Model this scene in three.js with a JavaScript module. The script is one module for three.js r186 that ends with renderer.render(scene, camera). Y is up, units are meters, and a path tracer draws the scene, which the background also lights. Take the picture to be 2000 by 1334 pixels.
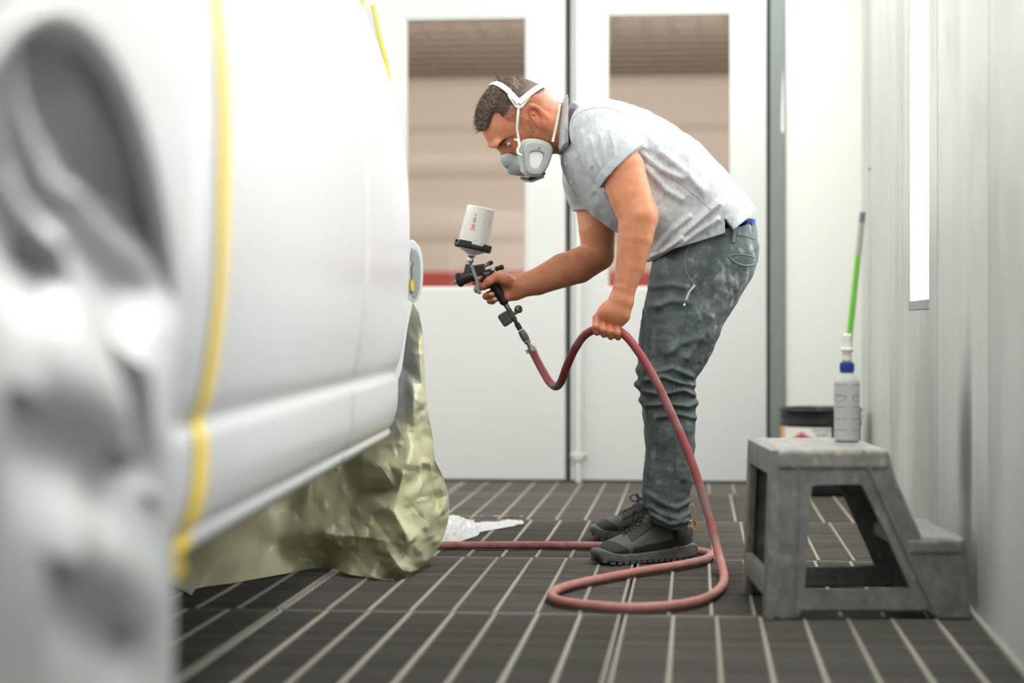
import * as THREE from 'three';
import { RoundedBoxGeometry } from 'three/addons/geometries/RoundedBoxGeometry.js';
import { mergeGeometries, toCreasedNormals } from 'three/addons/utils/BufferGeometryUtils.js';
import { ImprovedNoise } from 'three/addons/math/ImprovedNoise.js';
import { RectAreaLightUniformsLib } from 'three/addons/lights/RectAreaLightUniformsLib.js';

// ------------------------------------------------------------------ camera, lights, exposure
const scene = new THREE.Scene();
scene.background = new THREE.Color(0x000000);
const FOCAL = 3800, EYE = 0.7, HORIZON = 628;                 // focal length in pixels of the 2000 x 1334 frame, eye height in metres
const camera = new THREE.PerspectiveCamera(2 * Math.atan(667 / FOCAL) * 180 / Math.PI, 2000 / 1334, 0.05, 60);
camera.position.set(0, EYE, 0);
camera.setViewOffset(2000, 1334, 0, 667 - HORIZON, 2000, 1334); // the lens is shifted, so uprights stay upright
camera.focus = 5.72;
camera.userData.fStop = 1.55;
const renderer = new THREE.WebGLRenderer({ antialias: true });
renderer.toneMapping = THREE.LinearToneMapping;
renderer.toneMappingExposure = 1.0;
renderer.shadowMap.enabled = true;
RectAreaLightUniformsLib.init();

const TURN = Math.atan(360 / FOCAL);                           // the booth's long axis lies to the right of the view axis
const ROOM = new THREE.Matrix4().makeRotationY(-TURN);         // booth axes -> world
const SIDE_TURN = TURN + 0.0125, SIDE_X = 0.60;                // the right hand wall opens by a hair
const SIDE = new THREE.Matrix4().makeRotationY(-SIDE_TURN);
const CEILING_Y = 2.85, BACK = 8.44, FRONT = -1.6, LEFT_X = -3.6;

function areaLight(w, h, position, towards, intensity, color = 0xffffff) {
  const l = new THREE.RectAreaLight(color, intensity, w, h);
  l.position.copy(position); l.lookAt(towards); l.castShadow = true; scene.add(l);
  return l;
}
const CORNER_LAMPS = [];   // [x, z, tilt] in booth axes: lamp boxes in the slanted corners between walls and ceiling
for (const z of [-7.3, -5.4, -3.5]) { CORNER_LAMPS.push([0.44, z, -0.8]); CORNER_LAMPS.push([-3.32, z, 0.8]); }
const LAMP_W = 0.5, LAMP_L = 1.5;
for (const [x, z, tilt] of CORNER_LAMPS) {
  const p = new THREE.Vector3(x, CEILING_Y - 0.24, z).applyMatrix4(ROOM), n = new THREE.Vector3(Math.sin(tilt), -Math.cos(tilt), 0).applyMatrix4(ROOM);
  p.addScaledVector(n, 0.02);
  areaLight(LAMP_L, LAMP_W, p, p.clone().add(n), 13.5, 0xfffefa);
}
const SIDE_LAMPS = [6.05, 2.9];      // centres, distance down the right hand wall
for (const s of SIDE_LAMPS) {
  const p = new THREE.Vector3(SIDE_X - 0.012, 1.62, -s).applyMatrix4(SIDE);
  areaLight(0.6, 1.72, p, p.clone().add(new THREE.Vector3(-1, 0, 0).applyMatrix4(SIDE)), 4.2, 0xfbfcff);
}
const SHOP_FILL = new THREE.Vector3(-0.9, 2.7, -10.3), SHOP_AIM = new THREE.Vector3(0, -0.42, -1).normalize();   // unseen lamp added to light the workshop wall evenly, booth axes
{ const n = SHOP_AIM.clone().applyMatrix4(ROOM), p = SHOP_FILL.clone().applyMatrix4(ROOM).addScaledVector(n, 0.02); areaLight(4.4, 0.5, p, p.clone().add(n), 104, 0xf4f6fa); }

// ------------------------------------------------------------------ helpers
const V = (x, y, z) => new THREE.Vector3(x, y, z);
const P = (px, py, d) => V((px - 1000) / FOCAL * d, EYE - (py - HORIZON) / FOCAL * d, -d);   // a point of the place from where it was measured and how far away it is
const clamp = (x, a = 0, b = 1) => Math.min(b, Math.max(a, x));
const lerp = (a, b, t) => a + (b - a) * t;
const sstep = (a, b, x) => { const t = clamp((x - a) / (b - a)); return t * t * (3 - 2 * t); };
let seed = 20240611;
const rnd = () => { seed = (seed * 1664525 + 1013904223) >>> 0; return seed / 4294967296; };
const rr = (a, b) => a + (b - a) * rnd();
const perlin = new ImprovedNoise();
const noise = (x, y, z) => perlin.noise(x + 31.7, y + 17.3, z + 7.1);
const fbm = (x, y, z, o = 4) => { let s = 0, a = 1, f = 1; for (let i = 0; i < o; i++) { s += a * noise(x * f, y * f, z * f); a *= 0.5; f *= 2.03; } return s; };
const lin = (hex) => { const c = new THREE.Color(hex); return [c.r, c.g, c.b]; };
const mixc = (a, b, t) => [lerp(a[0], b[0], t), lerp(a[1], b[1], t), lerp(a[2], b[2], t)];

const taken = new Map(), origins = new WeakMap();
function numbered(name) { const n = taken.get(name) ?? 0; taken.set(name, n + 1); return n ? `${name}_${String(n).padStart(3, '0')}` : name; }
function describe(o, label, category, group, kind) {
  if (label) o.userData.label = label;
  if (category) o.userData.category = category;
  if (group) o.userData.group = group;
  if (kind) o.userData.kind = kind;
  return o;
}
function thing(name, label, category, at = V(0, 0, 0), group, kind) {
  const g = new THREE.Group(); g.name = numbered(name); g.position.copy(at); origins.set(g, at.clone()); scene.add(g);
  return describe(g, label, category, group, kind);
}
function part(parent, name, geometry, material, label) {     // geometry comes in world axes; it is moved to the thing's base
  const o = origins.get(parent) ?? V(0, 0, 0);
  geometry.translate(-o.x, -o.y, -o.z);
  const m = new THREE.Mesh(geometry, material); m.name = name; m.castShadow = m.receiveShadow = true;
  origins.set(m, o); parent.add(m);
  if (label) m.userData.label = label;
  return m;
}
function solo(name, geometry, material, label, category, at = V(0, 0, 0), group, kind) {   // a thing that is one mesh
  geometry.translate(-at.x, -at.y, -at.z);
  const m = new THREE.Mesh(geometry, material); m.name = numbered(name); m.position.copy(at); m.castShadow = m.receiveShadow = true; origins.set(m, at.clone()); scene.add(m);
  return describe(m, label, category, group, kind);
}
function merge(list) {
  const out = list.flat().filter(Boolean).map((g) => {
    g = g.index ? g.toNonIndexed() : g;
    for (const k of Object.keys(g.attributes)) if (!['position', 'normal', 'uv', 'color'].includes(k)) g.deleteAttribute(k);
    if (!g.attributes.normal) g.computeVertexNormals();
    return g;
  });
  const color = out.every((g) => g.attributes.color), uv = out.every((g) => g.attributes.uv);
  for (const g of out) { if (!color) g.deleteAttribute('color'); if (!uv) g.deleteAttribute('uv'); }
  return out.length === 1 ? out[0] : mergeGeometries(out);
}
const along = (a, b) => new THREE.Quaternion().setFromUnitVectors(V(0, 1, 0), b.clone().sub(a).normalize());
function cyl(a, b, ra, rb = ra, seg = 20, open = false) {
  const g = new THREE.CylinderGeometry(rb, ra, a.distanceTo(b), seg, 1, open);
  g.applyQuaternion(along(a, b)); const m = a.clone().lerp(b, 0.5); return g.translate(m.x, m.y, m.z);
}
function lathe(profile, a, b, seg = 32) {    // profile of [radius, height in metres from a]; the axis runs from a to b
  const g = byHeight(new THREE.LatheGeometry(profile.map(([r, h]) => new THREE.Vector2(Math.max(r, 1e-5), h)), seg));
  g.applyQuaternion(along(a, b)); return g.translate(a.x, a.y, a.z);
}
function flip(g) {      // turn the faces over, as a mirrored copy needs
  if (g.index) { const a = g.index.array; for (let k = 0; k < a.length; k += 3) { const t = a[k]; a[k] = a[k + 2]; a[k + 2] = t; } return g; }
  for (const at of Object.values(g.attributes)) { const n = at.itemSize, a = at.array; for (let k = 0; k < at.count; k += 3) for (let c = 0; c < n; c++) { const t = a[k * n + c]; a[k * n + c] = a[(k + 2) * n + c]; a[(k + 2) * n + c] = t; } }
  return g;
}
function byHeight(g, seg) {   // a lathe's texture runs with its height, not with its points
  const n = g.parameters.points.length, ys = g.parameters.points.map((p) => p.y), lo = Math.min(...ys), hi = Math.max(...ys), uv = g.attributes.uv;
  for (let i = 0; i < uv.count; i++) uv.setY(i, (ys[i % n] - lo) / (hi - lo)); return g;
}
function ball(c, r, sx = 1, sy = 1, sz = 1, seg = 20) { return new THREE.SphereGeometry(r, seg, Math.max(8, seg * 0.7 | 0)).scale(sx, sy, sz).translate(c.x, c.y, c.z); }
function tube(points, r, steps, radial = 10, caps = true, tension = 0.5) {
  const c = new THREE.CatmullRomCurve3(points, false, 'centripetal', tension);
  const g = new THREE.TubeGeometry(c, steps ?? points.length * 6, r, radial, false);
  if (!caps) return g;
  return merge([g, ball(points[0], r, 1, 1, 1, radial), ball(points[points.length - 1], r, 1, 1, 1, radial)]);
}
function rbox(w, h, d, r, matrix, seg = 3) { const g = new RoundedBoxGeometry(w, h, d, seg, Math.min(r, w / 2.01, h / 2.01, d / 2.01)); return matrix ? g.applyMatrix4(matrix) : g; }
const frame = (x, y, z, o) => new THREE.Matrix4().makeBasis(x, y, z).setPosition(o);
function placed(o, rx = 0, ry = 0, rz = 0) { return new THREE.Matrix4().makeRotationFromEuler(new THREE.Euler(rx, ry, rz)).setPosition(o); }
function extrude(points, depth, bevel = 0, holes = [], bevelSegments = 2) {    // outline in x, y; front face at z = depth
  const s = new THREE.Shape(points.map((p) => new THREE.Vector2(p[0], p[1])));
  for (const h of holes) s.holes.push(new THREE.Path(h.map((p) => new THREE.Vector2(p[0], p[1]))));
  const g = new THREE.ExtrudeGeometry(s, { depth: depth - 2 * bevel, bevelEnabled: bevel > 0, bevelThickness: bevel, bevelSize: bevel, bevelOffset: -bevel, bevelSegments, curveSegments: 8, steps: 1 });
  return g.translate(0, 0, bevel);
}
function chaikin(pts, n = 2, closed = true) {
  for (let k = 0; k < n; k++) {
    const o = [];
    const m = closed ? pts.length : pts.length - 1;
    if (!closed) o.push(pts[0]);
    for (let i = 0; i < m; i++) { const a = pts[i], b = pts[(i + 1) % pts.length]; o.push(a.map((x, j) => lerp(x, b[j], 0.25)), a.map((x, j) => lerp(x, b[j], 0.75))); }
    if (!closed) o.push(pts[pts.length - 1]);
    pts = o;
  }
  return pts;
}
function ribbon(points, normals, width, thick) {    // a flat strap with thickness that follows points; normals face outward
  const pos = [], idx = [];
  for (let i = 0; i < points.length; i++) {
    const t = points[Math.min(i + 1, points.length - 1)].clone().sub(points[Math.max(i - 1, 0)]).normalize();
    const s = t.clone().cross(normals[i]).normalize(), w = (typeof width === 'function' ? width(i / (points.length - 1)) : width) / 2, n = s.clone().cross(t).normalize();
    for (const [a, b] of [[-1, 0], [1, 0], [1, 1], [-1, 1]]) { const q = points[i].clone().addScaledVector(s, a * w).addScaledVector(n, b * thick); pos.push(q.x, q.y, q.z); }
  }
  const n = points.length;
  for (let i = 0; i < n - 1; i++) for (let k = 0; k < 4; k++) { const a = i * 4 + k, b = i * 4 + (k + 1) % 4, c = a + 4, d = b + 4; idx.push(a, b, d, a, d, c); }
  idx.push(0, 2, 1, 0, 3, 2); const e = (n - 1) * 4; idx.push(e, e + 1, e + 2, e, e + 2, e + 3);
  const g = new THREE.BufferGeometry(); g.setAttribute('position', new THREE.Float32BufferAttribute(pos, 3)); g.setIndex(idx);
  return toCreasedNormals(g, 0.7);
}
// box mapping of the texture in metres
function boxUV(g, scale = 1) {
  g = g.index ? g.toNonIndexed() : g; if (!g.attributes.normal) g.computeVertexNormals();
  const p = g.attributes.position, uv = new Float32Array(p.count * 2);
  for (let i = 0; i < p.count; i += 3) {
    const a = V().fromBufferAttribute(p, i), b = V().fromBufferAttribute(p, i + 1), c = V().fromBufferAttribute(p, i + 2);
    const n = b.clone().sub(a).cross(c.clone().sub(a)), x = Math.abs(n.x), y = Math.abs(n.y), z = Math.abs(n.z);
    [a, b, c].forEach((q, k) => { const [u, v] = x >= y && x >= z ? [q.z, q.y] : y >= z ? [q.x, q.z] : [q.x, q.y]; uv[(i + k) * 2] = u * scale; uv[(i + k) * 2 + 1] = v * scale; });
  }
  g.setAttribute('uv', new THREE.BufferAttribute(uv, 2)); return g;
}
function dataTexture(w, h, fn, srgb = true) {    // fn(u, v) -> [r, g, b] 0..255
  const d = new Uint8Array(w * h * 4);
  for (let j = 0; j < h; j++) for (let i = 0; i < w; i++) { const c = fn(i / w, j / h), k = (j * w + i) * 4; d[k] = clamp(c[0], 0, 255); d[k + 1] = clamp(c[1], 0, 255); d[k + 2] = clamp(c[2], 0, 255); d[k + 3] = 255; }
  const t = new THREE.DataTexture(d, w, h); t.magFilter = THREE.LinearFilter; t.minFilter = THREE.LinearFilter; t.wrapS = t.wrapT = THREE.RepeatWrapping;
  if (srgb) t.colorSpace = THREE.SRGBColorSpace; t.needsUpdate = true; return t;
}
const std = (color, roughness = 0.6, metalness = 0, more = {}) => new THREE.MeshStandardMaterial({ color, roughness, metalness, ...more });
const phys = (color, roughness = 0.5, more = {}) => new THREE.MeshPhysicalMaterial({ color, roughness, ...more });

// ---- fields and their skins
function smin(a, b, k) { const h = Math.max(k - Math.abs(a - b), 0) / k; return Math.min(a, b) - h * h * k * 0.25; }
const smax = (a, b, k) => -smin(-a, -b, k);
function cone(a, b, ra, rb) {     // tapered capsule
  const ax = a.x, ay = a.y, az = a.z, bx = b.x - ax, by = b.y - ay, bz = b.z - az, l2 = bx * bx + by * by + bz * bz || 1e-9;
  return (x, y, z) => { const dx = x - ax, dy = y - ay, dz = z - az, t = clamp((dx * bx + dy * by + dz * bz) / l2), ex = dx - bx * t, ey = dy - by * t, ez = dz - bz * t; return Math.sqrt(ex * ex + ey * ey + ez * ez) - (ra + (rb - ra) * t); };
}
const chain = (pts, radii, k = 0.01) => { const f = pts.slice(1).map((p, i) => cone(pts[i], p, radii[i], radii[i + 1])); return (x, y, z) => { let d = f[0](x, y, z); for (let i = 1; i < f.length; i++) d = smin(d, f[i](x, y, z), k); return d; }; };
const ellipsoid = (c, rx, ry, rz) => (x, y, z) => { const a = (x - c.x) / rx, b = (y - c.y) / ry, e = (z - c.z) / rz, q = Math.sqrt(a * a + b * b + e * e); return (q - 1) * Math.min(rx, ry, rz); };
function outline(pts) {           // signed distance to a closed outline in x, y
  const n = pts.length, X = Float64Array.from(pts, (p) => p[0]), Y = Float64Array.from(pts, (p) => p[1]), x0 = Math.min(...X), x1 = Math.max(...X), y0 = Math.min(...Y), y1 = Math.max(...Y);
  return (x, y) => {
    const bx = Math.max(x0 - x, x - x1, 0), by = Math.max(y0 - y, y - y1, 0); if (bx + by > 0.09) return Math.hypot(bx, by);
    let d = 1e9, inside = false;
    for (let i = 0, j = n - 1; i < n; j = i++) {
      const ex = X[j] - X[i], ey = Y[j] - Y[i], wx = x - X[i], wy = y - Y[i], t = clamp((wx * ex + wy * ey) / (ex * ex + ey * ey || 1e-12)), qx = wx - ex * t, qy = wy - ey * t, q = qx * qx + qy * qy;
      if (q < d) d = q;
      if ((Y[i] > y) !== (Y[j] > y) && x < ex * (y - Y[i]) / ey + X[i]) inside = !inside;
    }
    return inside ? -Math.sqrt(d) : Math.sqrt(d);
  };
}
const swell = (d2, z, T, W) => { const a = Math.max(0, T + d2) / T, b = z / W; return (Math.sqrt(a * a + b * b) - 1) * Math.min(T, W); };
function skin(f, lo, hi, c, paint) {     // naive surface nets; normals follow the field
  const nx = Math.ceil((hi.x - lo.x) / c) + 1, ny = Math.ceil((hi.y - lo.y) / c) + 1, nz = Math.ceil((hi.z - lo.z) / c) + 1, B = 5;
  const val = new Float32Array(nx * ny * nz), at = (i, j, k) => (k * ny + j) * nx + i;
  for (let K = 0; K < nz; K += B) for (let J = 0; J < ny; J += B) for (let I = 0; I < nx; I += B) {
    const m = (B - 1) / 2, dc = f(lo.x + (I + m) * c, lo.y + (J + m) * c, lo.z + (K + m) * c), far = Math.abs(dc) > c * (B * 0.87 + 1) * 1.4 + 0.006;
    for (let k = K; k < Math.min(K + B, nz); k++) for (let j = J; j < Math.min(J + B, ny); j++) for (let i = I; i < Math.min(I + B, nx); i++) val[at(i, j, k)] = far ? dc : f(lo.x + i * c, lo.y + j * c, lo.z + k * c);
  }
  const id = new Int32Array(nx * ny * nz).fill(-1), pos = [], idx = [];
  const E = [[0, 1], [2, 3], [4, 5], [6, 7], [0, 2], [1, 3], [4, 6], [5, 7], [0, 4], [1, 5], [2, 6], [3, 7]];
  const cv = new Float64Array(8);
  for (let k = 0; k < nz - 1; k++) for (let j = 0; j < ny - 1; j++) for (let i = 0; i < nx - 1; i++) {
    let neg = 0;
    for (let q = 0; q < 8; q++) { cv[q] = val[at(i + (q & 1), j + (q >> 1 & 1), k + (q >> 2))]; if (cv[q] < 0) neg++; }
    if (!neg || neg === 8) continue;
    let sx = 0, sy = 0, sz = 0, n = 0;
    for (const [a, b] of E) if ((cv[a] < 0) !== (cv[b] < 0)) {
      const t = cv[a] / (cv[a] - cv[b]);
      sx += lerp(a & 1, b & 1, t); sy += lerp(a >> 1 & 1, b >> 1 & 1, t); sz += lerp(a >> 2, b >> 2, t); n++;
    }
    id[at(i, j, k)] = pos.length / 3;
    pos.push(lo.x + (i + sx / n) * c, lo.y + (j + sy / n) * c, lo.z + (k + sz / n) * c);
  }
  const quad = (a, b, d, e, flip) => { if (a < 0 || b < 0 || d < 0 || e < 0) return; if (flip) idx.push(a, d, b, a, e, d); else idx.push(a, b, d, a, d, e); };
  for (let k = 1; k < nz - 1; k++) for (let j = 1; j < ny - 1; j++) for (let i = 1; i < nx - 1; i++) {
    const s = val[at(i, j, k)] < 0;
    if (s !== val[at(i + 1, j, k)] < 0) quad(id[at(i, j - 1, k - 1)], id[at(i, j, k - 1)], id[at(i, j, k)], id[at(i, j - 1, k)], !s);
    if (s !== val[at(i, j + 1, k)] < 0) quad(id[at(i - 1, j, k - 1)], id[at(i - 1, j, k)], id[at(i, j, k)], id[at(i, j, k - 1)], !s);
    if (s !== val[at(i, j, k + 1)] < 0) quad(id[at(i - 1, j - 1, k)], id[at(i, j - 1, k)], id[at(i, j, k)], id[at(i - 1, j, k)], !s);
  }
  const nrm = new Float32Array(pos.length), col = paint ? new Float32Array(pos.length) : null, e = c * 0.35;
  for (let v = 0; v < pos.length; v += 3) {
    let x = pos[v], y = pos[v + 1], z = pos[v + 2];
    let gx = f(x + e, y, z) - f(x - e, y, z), gy = f(x, y + e, z) - f(x, y - e, z), gz = f(x, y, z + e) - f(x, y, z - e);
    const l = Math.hypot(gx, gy, gz) || 1; gx /= l; gy /= l; gz /= l;
    const d = clamp(f(x, y, z) / Math.max(0.6, l / (2 * e)), -c * 0.5, c * 0.5);
    x -= gx * d; y -= gy * d; z -= gz * d;
    pos[v] = x; pos[v + 1] = y; pos[v + 2] = z; nrm[v] = gx; nrm[v + 1] = gy; nrm[v + 2] = gz;
    if (paint) { const q = paint(x, y, z, gx, gy, gz); col[v] = q[0]; col[v + 1] = q[1]; col[v + 2] = q[2]; }
  }
  const g = new THREE.BufferGeometry();
  g.setAttribute('position', new THREE.Float32BufferAttribute(pos, 3)); g.setAttribute('normal', new THREE.BufferAttribute(nrm, 3));
  if (col) g.setAttribute('color', new THREE.BufferAttribute(col, 3));
  g.setIndex(idx); return g;
}
const slope = (f, p, e = 0.002) => V(f(p.x + e, p.y, p.z) - f(p.x - e, p.y, p.z), f(p.x, p.y + e, p.z) - f(p.x, p.y - e, p.z), f(p.x, p.y, p.z + e) - f(p.x, p.y, p.z - e)).normalize();
function onto(f, from, dir, most = 1) {   // walk from a point outside to the skin of a field
  const p = from.clone(); let t = 0;
  for (let i = 0; i < 90 && t < most; i++) { const d = f(p.x, p.y, p.z); if (d < 0.0004) break; p.addScaledVector(dir, d * 0.7); t += d * 0.7; }
  return p;
}
const seen = (f, px, py, d0) => { const a = P(px, py, d0), dir = a.clone().sub(V(0, EYE, 0)).normalize(); return onto(f, a, dir, 0.9); };   // a spot on a skin, measured in the photograph
// ------------------------------------------------------------------ the booth
const boothX = (px, D) => { const k = (px - 1000) / FOCAL, c = Math.cos(TURN), s = Math.sin(TURN); return D * (k * c - s) / (c + k * s); };
const boothY = (px, py, D) => { const x = boothX(px, D), d = -x * Math.sin(TURN) + D * Math.cos(TURN); return EYE - (py - HORIZON) / FOCAL * d; };
const sideD = (px) => { const k = (px - 1000) / FOCAL, c = Math.cos(SIDE_TURN), s = Math.sin(SIDE_TURN); return SIDE_X * (c + k * s) / (k * c - s); };
function wallBox(x0, x1, y0, y1, z0, z1, r = 0) {
  const g = r ? new RoundedBoxGeometry(x1 - x0, y1 - y0, z1 - z0, 2, r) : new THREE.BoxGeometry(x1 - x0, y1 - y0, z1 - z0);
  return g.translate((x0 + x1) / 2, (y0 + y1) / 2, (z0 + z1) / 2);
}
function structure(name, geometry, material, matrix, label) {
  const m = new THREE.Mesh(geometry, material); m.name = name; m.castShadow = m.receiveShadow = true; scene.add(m);
  if (matrix) m.applyMatrix4(matrix);
  m.userData.kind = 'structure'; if (label) m.userData.label = label;
  return m;
}
function structureGroup(name, matrix, label) { const g = new THREE.Group(); g.name = name; scene.add(g); if (matrix) g.applyMatrix4(matrix); g.userData.kind = 'structure'; if (label) g.userData.label = label; return g; }
function piece(parent, name, geometry, material, label) { const m = new THREE.Mesh(geometry, material); m.name = name; m.castShadow = m.receiveShadow = true; parent.add(m); if (label) m.userData.label = label; return m; }

const MIST = [(((-sideD(1885)) * 0.42) % 1 + 1) % 1, ((EYE - (880 - HORIZON) / FOCAL * sideD(1885)) * 0.42) % 1];   // where the mist sits on that panel
// grey streaks of old overspray that run down the enamel
const streakTex = dataTexture(1024, 320, (u, v) => {
  const a = fbm(u * 14, v * 1.1, 2.2, 4) * 0.6 + fbm(u * 90, v * 2.4, 5.2, 3) * 0.2, b = Math.max(0, fbm(u * 5, v * 2.2, 9.1, 4)) * 0.9, sp = noise(u * 420, v * 210, 3) * 0.06;
  const g = clamp(0.5 + a * 0.3 - b * 0.9 + sp, -0.9, 1);
  const t = 1 - 0.17 * clamp(0.7 - g, 0, 1.6);
  return [212 * t, 214 * t, 208 * t];
});
const enamel = std(0xdfe1dd, 0.42), enamelDoor = std(0xd6d8d5, 0.45), enamelSide = std(0xffffff, 0.5, 0, { map: streakTex });
// the same enamel where a gun was tried out on it: a speckled dark mist
const mistTex = dataTexture(640, 640, (u, v) => {
  const a = fbm(u * 14, v * 2.2, 2.2, 4) * 0.6 + fbm(u * 90, v * 4.8, 5.2, 3) * 0.2, b = Math.max(0, fbm(u * 5, v * 4.4, 9.1, 4)) * 0.9, g = clamp(0.5 + a * 0.3 - b * 0.9, -0.9, 1), t = 1 - 0.17 * clamp(0.7 - g, 0, 1.6);
  const e = Math.hypot((u - MIST[0]) / 0.055, (v - MIST[1]) / 0.075), e2 = Math.hypot((u - MIST[0] - 0.03) / 0.03, (v - MIST[1] - 0.02) / 0.16), sp = noise(u * 500, v * 500, 3) + 0.7 * noise(u * 120, v * 60, 6), m = clamp(Math.exp(-e * e) * 1.1 + 0.35 * Math.exp(-e2 * e2) + sp * 0.25 * Math.exp(-e * 0.9) - 0.08) * 0.5;
  return [212 * t * (1 - m), 214 * t * (1 - m), 208 * t * (1 - m)];
});
const enamelMist = std(0xffffff, 0.5, 0, { map: mistTex });
const trimGrey = std(0x7c8681, 0.5), darkGap = std(0x55594f, 0.8), rubber = std(0x1b1c1c, 0.7);

// floor: welded grating over a pit
const floor = structureGroup('floor', ROOM, 'dark steel grating floor of the paint booth, dusted with pale overspray');
const slatMat = new THREE.MeshStandardMaterial({ color: 0xffffff, roughness: 0.8, vertexColors: true }), slatMat2 = new THREE.MeshStandardMaterial({ color: 0xe9e9e6, roughness: 0.8, vertexColors: true }), barMat = std(0x959387, 0.8), barMat2 = std(0x8b897e, 0.8), pitMat = std(0x1c1c1b, 0.95);
piece(floor, 'pit_bottom', wallBox(LEFT_X, 1.0, -0.5, -0.46, -BACK - 0.1, -FRONT), pitMat);
const PITCH = 0.0352, ROW = 1.094, COL = 0.835;
function barGeometry(len, w, n) {      // a twisted cross bar: its edges step in and out at every slat
  const pos = [], idx = [];
  for (let i = 0; i <= n; i++) { const z = -len / 2 + len * i / n, k = i % 2 ? w * 0.5 : w * 0.38, y = i % 2 ? 0.0025 : 0.0008; for (const [a, b] of [[-k, -0.02], [-k, y - 0.001], [-k * 0.6, y + 0.0012], [k * 0.6, y + 0.0012], [k, y - 0.001], [k, -0.02]]) pos.push(a, b, z); }
  for (let i = 0; i < n; i++) for (let k = 0; k < 5; k++) { const a = i * 6 + k; idx.push(a, a + 6, a + 1, a + 1, a + 6, a + 7); }
  const g = new THREE.BufferGeometry(); g.setAttribute('position', new THREE.Float32BufferAttribute(pos, 3)); g.setIndex(idx); return toCreasedNormals(g, 0.6);
}
const steelDark = lin(0x343330), dustTop = lin(0x6c6a61), dustTop2 = lin(0x87847a);
function slat(w, h, t, z) {       // dark steel flat, its upper edge caked with pale overspray
  const crust = 0.0035, k = rnd(), c = mixc(dustTop, dustTop2, k), list = [new THREE.BoxGeometry(w, h - crust, t).translate(0, -h / 2 - crust / 2, z), new THREE.BoxGeometry(w, crust, t + 0.001).translate(0, -crust / 2, z)];
  list.forEach((g, i) => { const n = g.attributes.position.count, a = new Float32Array(n * 3); for (let j = 0; j < n; j++) a.set(i ? c : steelDark, j * 3); g.setAttribute('color', new THREE.BufferAttribute(a, 3)); });
  return mergeGeometries(list);
}
const barShapes = new Map(), slatShapes = new Map();
const rowStarts = [2.466, 3.56, 4.654, 5.748, 6.842, 7.936];
rowStarts.forEach((D0, ri) => {
  const len = Math.min(ROW, BACK - D0), n = Math.floor(len / PITCH);
  for (let ci = 0; ci < 3; ci++) {
    const x0 = -1.845 + ci * COL, panel = new THREE.Group(); panel.name = 'grating_panel'; floor.add(panel);
    panel.position.set(x0 + COL / 2, rr(-0.0015, 0), -(D0 + len / 2));
    const key = n;
    if (!slatShapes.has(key)) {
      const list = [];
      for (let i = 0; i < n; i++) list.push(slat(COL - 0.008, 0.03, 0.0048, -len / 2 + PITCH * (i + 0.5)));
      for (const s of [-1, 1]) list.push(slat(COL - 0.006, 0.032, 0.006, s * (len / 2 - 0.004)));
      slatShapes.set(key, mergeGeometries(list)); barShapes.set(key, [barGeometry(len - 0.012, 0.0105, n * 2), barGeometry(len - 0.012, 0.008, n * 2)]);
    }
    const slats = piece(panel, 'slats', slatShapes.get(key), (ri + ci) % 2 ? slatMat : slatMat2); slats.userData.kind = 'stuff';
    const shift = rr(-0.016, 0.016);
    for (let b = 0; b < 9; b++) {
      const edge = b === 0 || b === 8, bar = piece(panel, 'cross_bar', barShapes.get(key)[edge ? 1 : 0], (b + ri) % 3 ? barMat : barMat2);
      bar.position.x = -COL / 2 + 0.008 + (COL - 0.016) * b / 8 + (edge ? 0 : shift);
    }
  }
});
piece(floor, 'threshold', wallBox(LEFT_X, 0.86, -0.05, 0.006, -BACK - 0.06, -BACK + 0.006), std(0x4b4c48, 0.8));  // strip added under the doors to stop workshop light leaking in
piece(floor, 'side_plate', wallBox(LEFT_X, -1.85, -0.05, -0.002, -BACK, -FRONT), std(0x5b5a55, 0.8));
piece(floor, 'near_plate', wallBox(-1.845, 0.66, -0.05, -0.002, -2.46, -FRONT), std(0x5b5a55, 0.8));
piece(floor, 'wall_strip', wallBox(0.662, 0.9, -0.05, 0.0, -BACK, -FRONT), std(0x55544e, 0.85));

// right hand wall: enamelled panels with lamp cabinets
const wallRight = structureGroup('wall_right', SIDE, 'white enamelled panel wall streaked with grey overspray');
piece(wallRight, 'backing', wallBox(SIDE_X + 0.02, SIDE_X + 0.14, 0, CEILING_Y, -9.4, 2), std(0x4c4e4a, 0.9));
const seams = [9.3, 8.0, 6.57, 5.52, 4.47, 3.42, 2.37, 0.72, -0.35, -1.9];
for (let i = 0; i < seams.length - 1; i++) {
  const a = seams[i] - 0.007, b = seams[i + 1] + 0.007, lamp = SIDE_LAMPS.find((s) => s < a && s > b), list = [];
  const x0 = SIDE_X, x1 = SIDE_X + 0.02;
  if (lamp !== undefined) {
    const l0 = lamp + 0.31, l1 = lamp - 0.31;
    list.push(wallBox(x0, x1, 0.004, 0.735, -a, -b), wallBox(x0, x1, 2.52, CEILING_Y, -a, -b), wallBox(x0, x1, 0.735, 2.52, -a, -l0), wallBox(x0, x1, 0.735, 2.52, -l1, -b));
  } else list.push(wallBox(x0, x1, 0.004, CEILING_Y, -a, -b));
  piece(wallRight, 'wall_panel', boxUV(merge(list), 0.42), a < 5.6 && a > 5.4 ? enamelMist : enamelSide);
}
piece(wallRight, 'kerb', boxUV(wallBox(SIDE_X - 0.012, SIDE_X + 0.003, 0, 0.012, -8.9, 2), 0.4), std(0x8b8b81, 0.9));
// a screw
const screw = cyl(V(SIDE_X + 0.002, 1.32, -7.98), V(SIDE_X - 0.006, 1.32, -7.98), 0.012, 0.01, 12);
piece(wallRight, 'screw_head', screw, std(0x8e908a, 0.5, 0.5));

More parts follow.
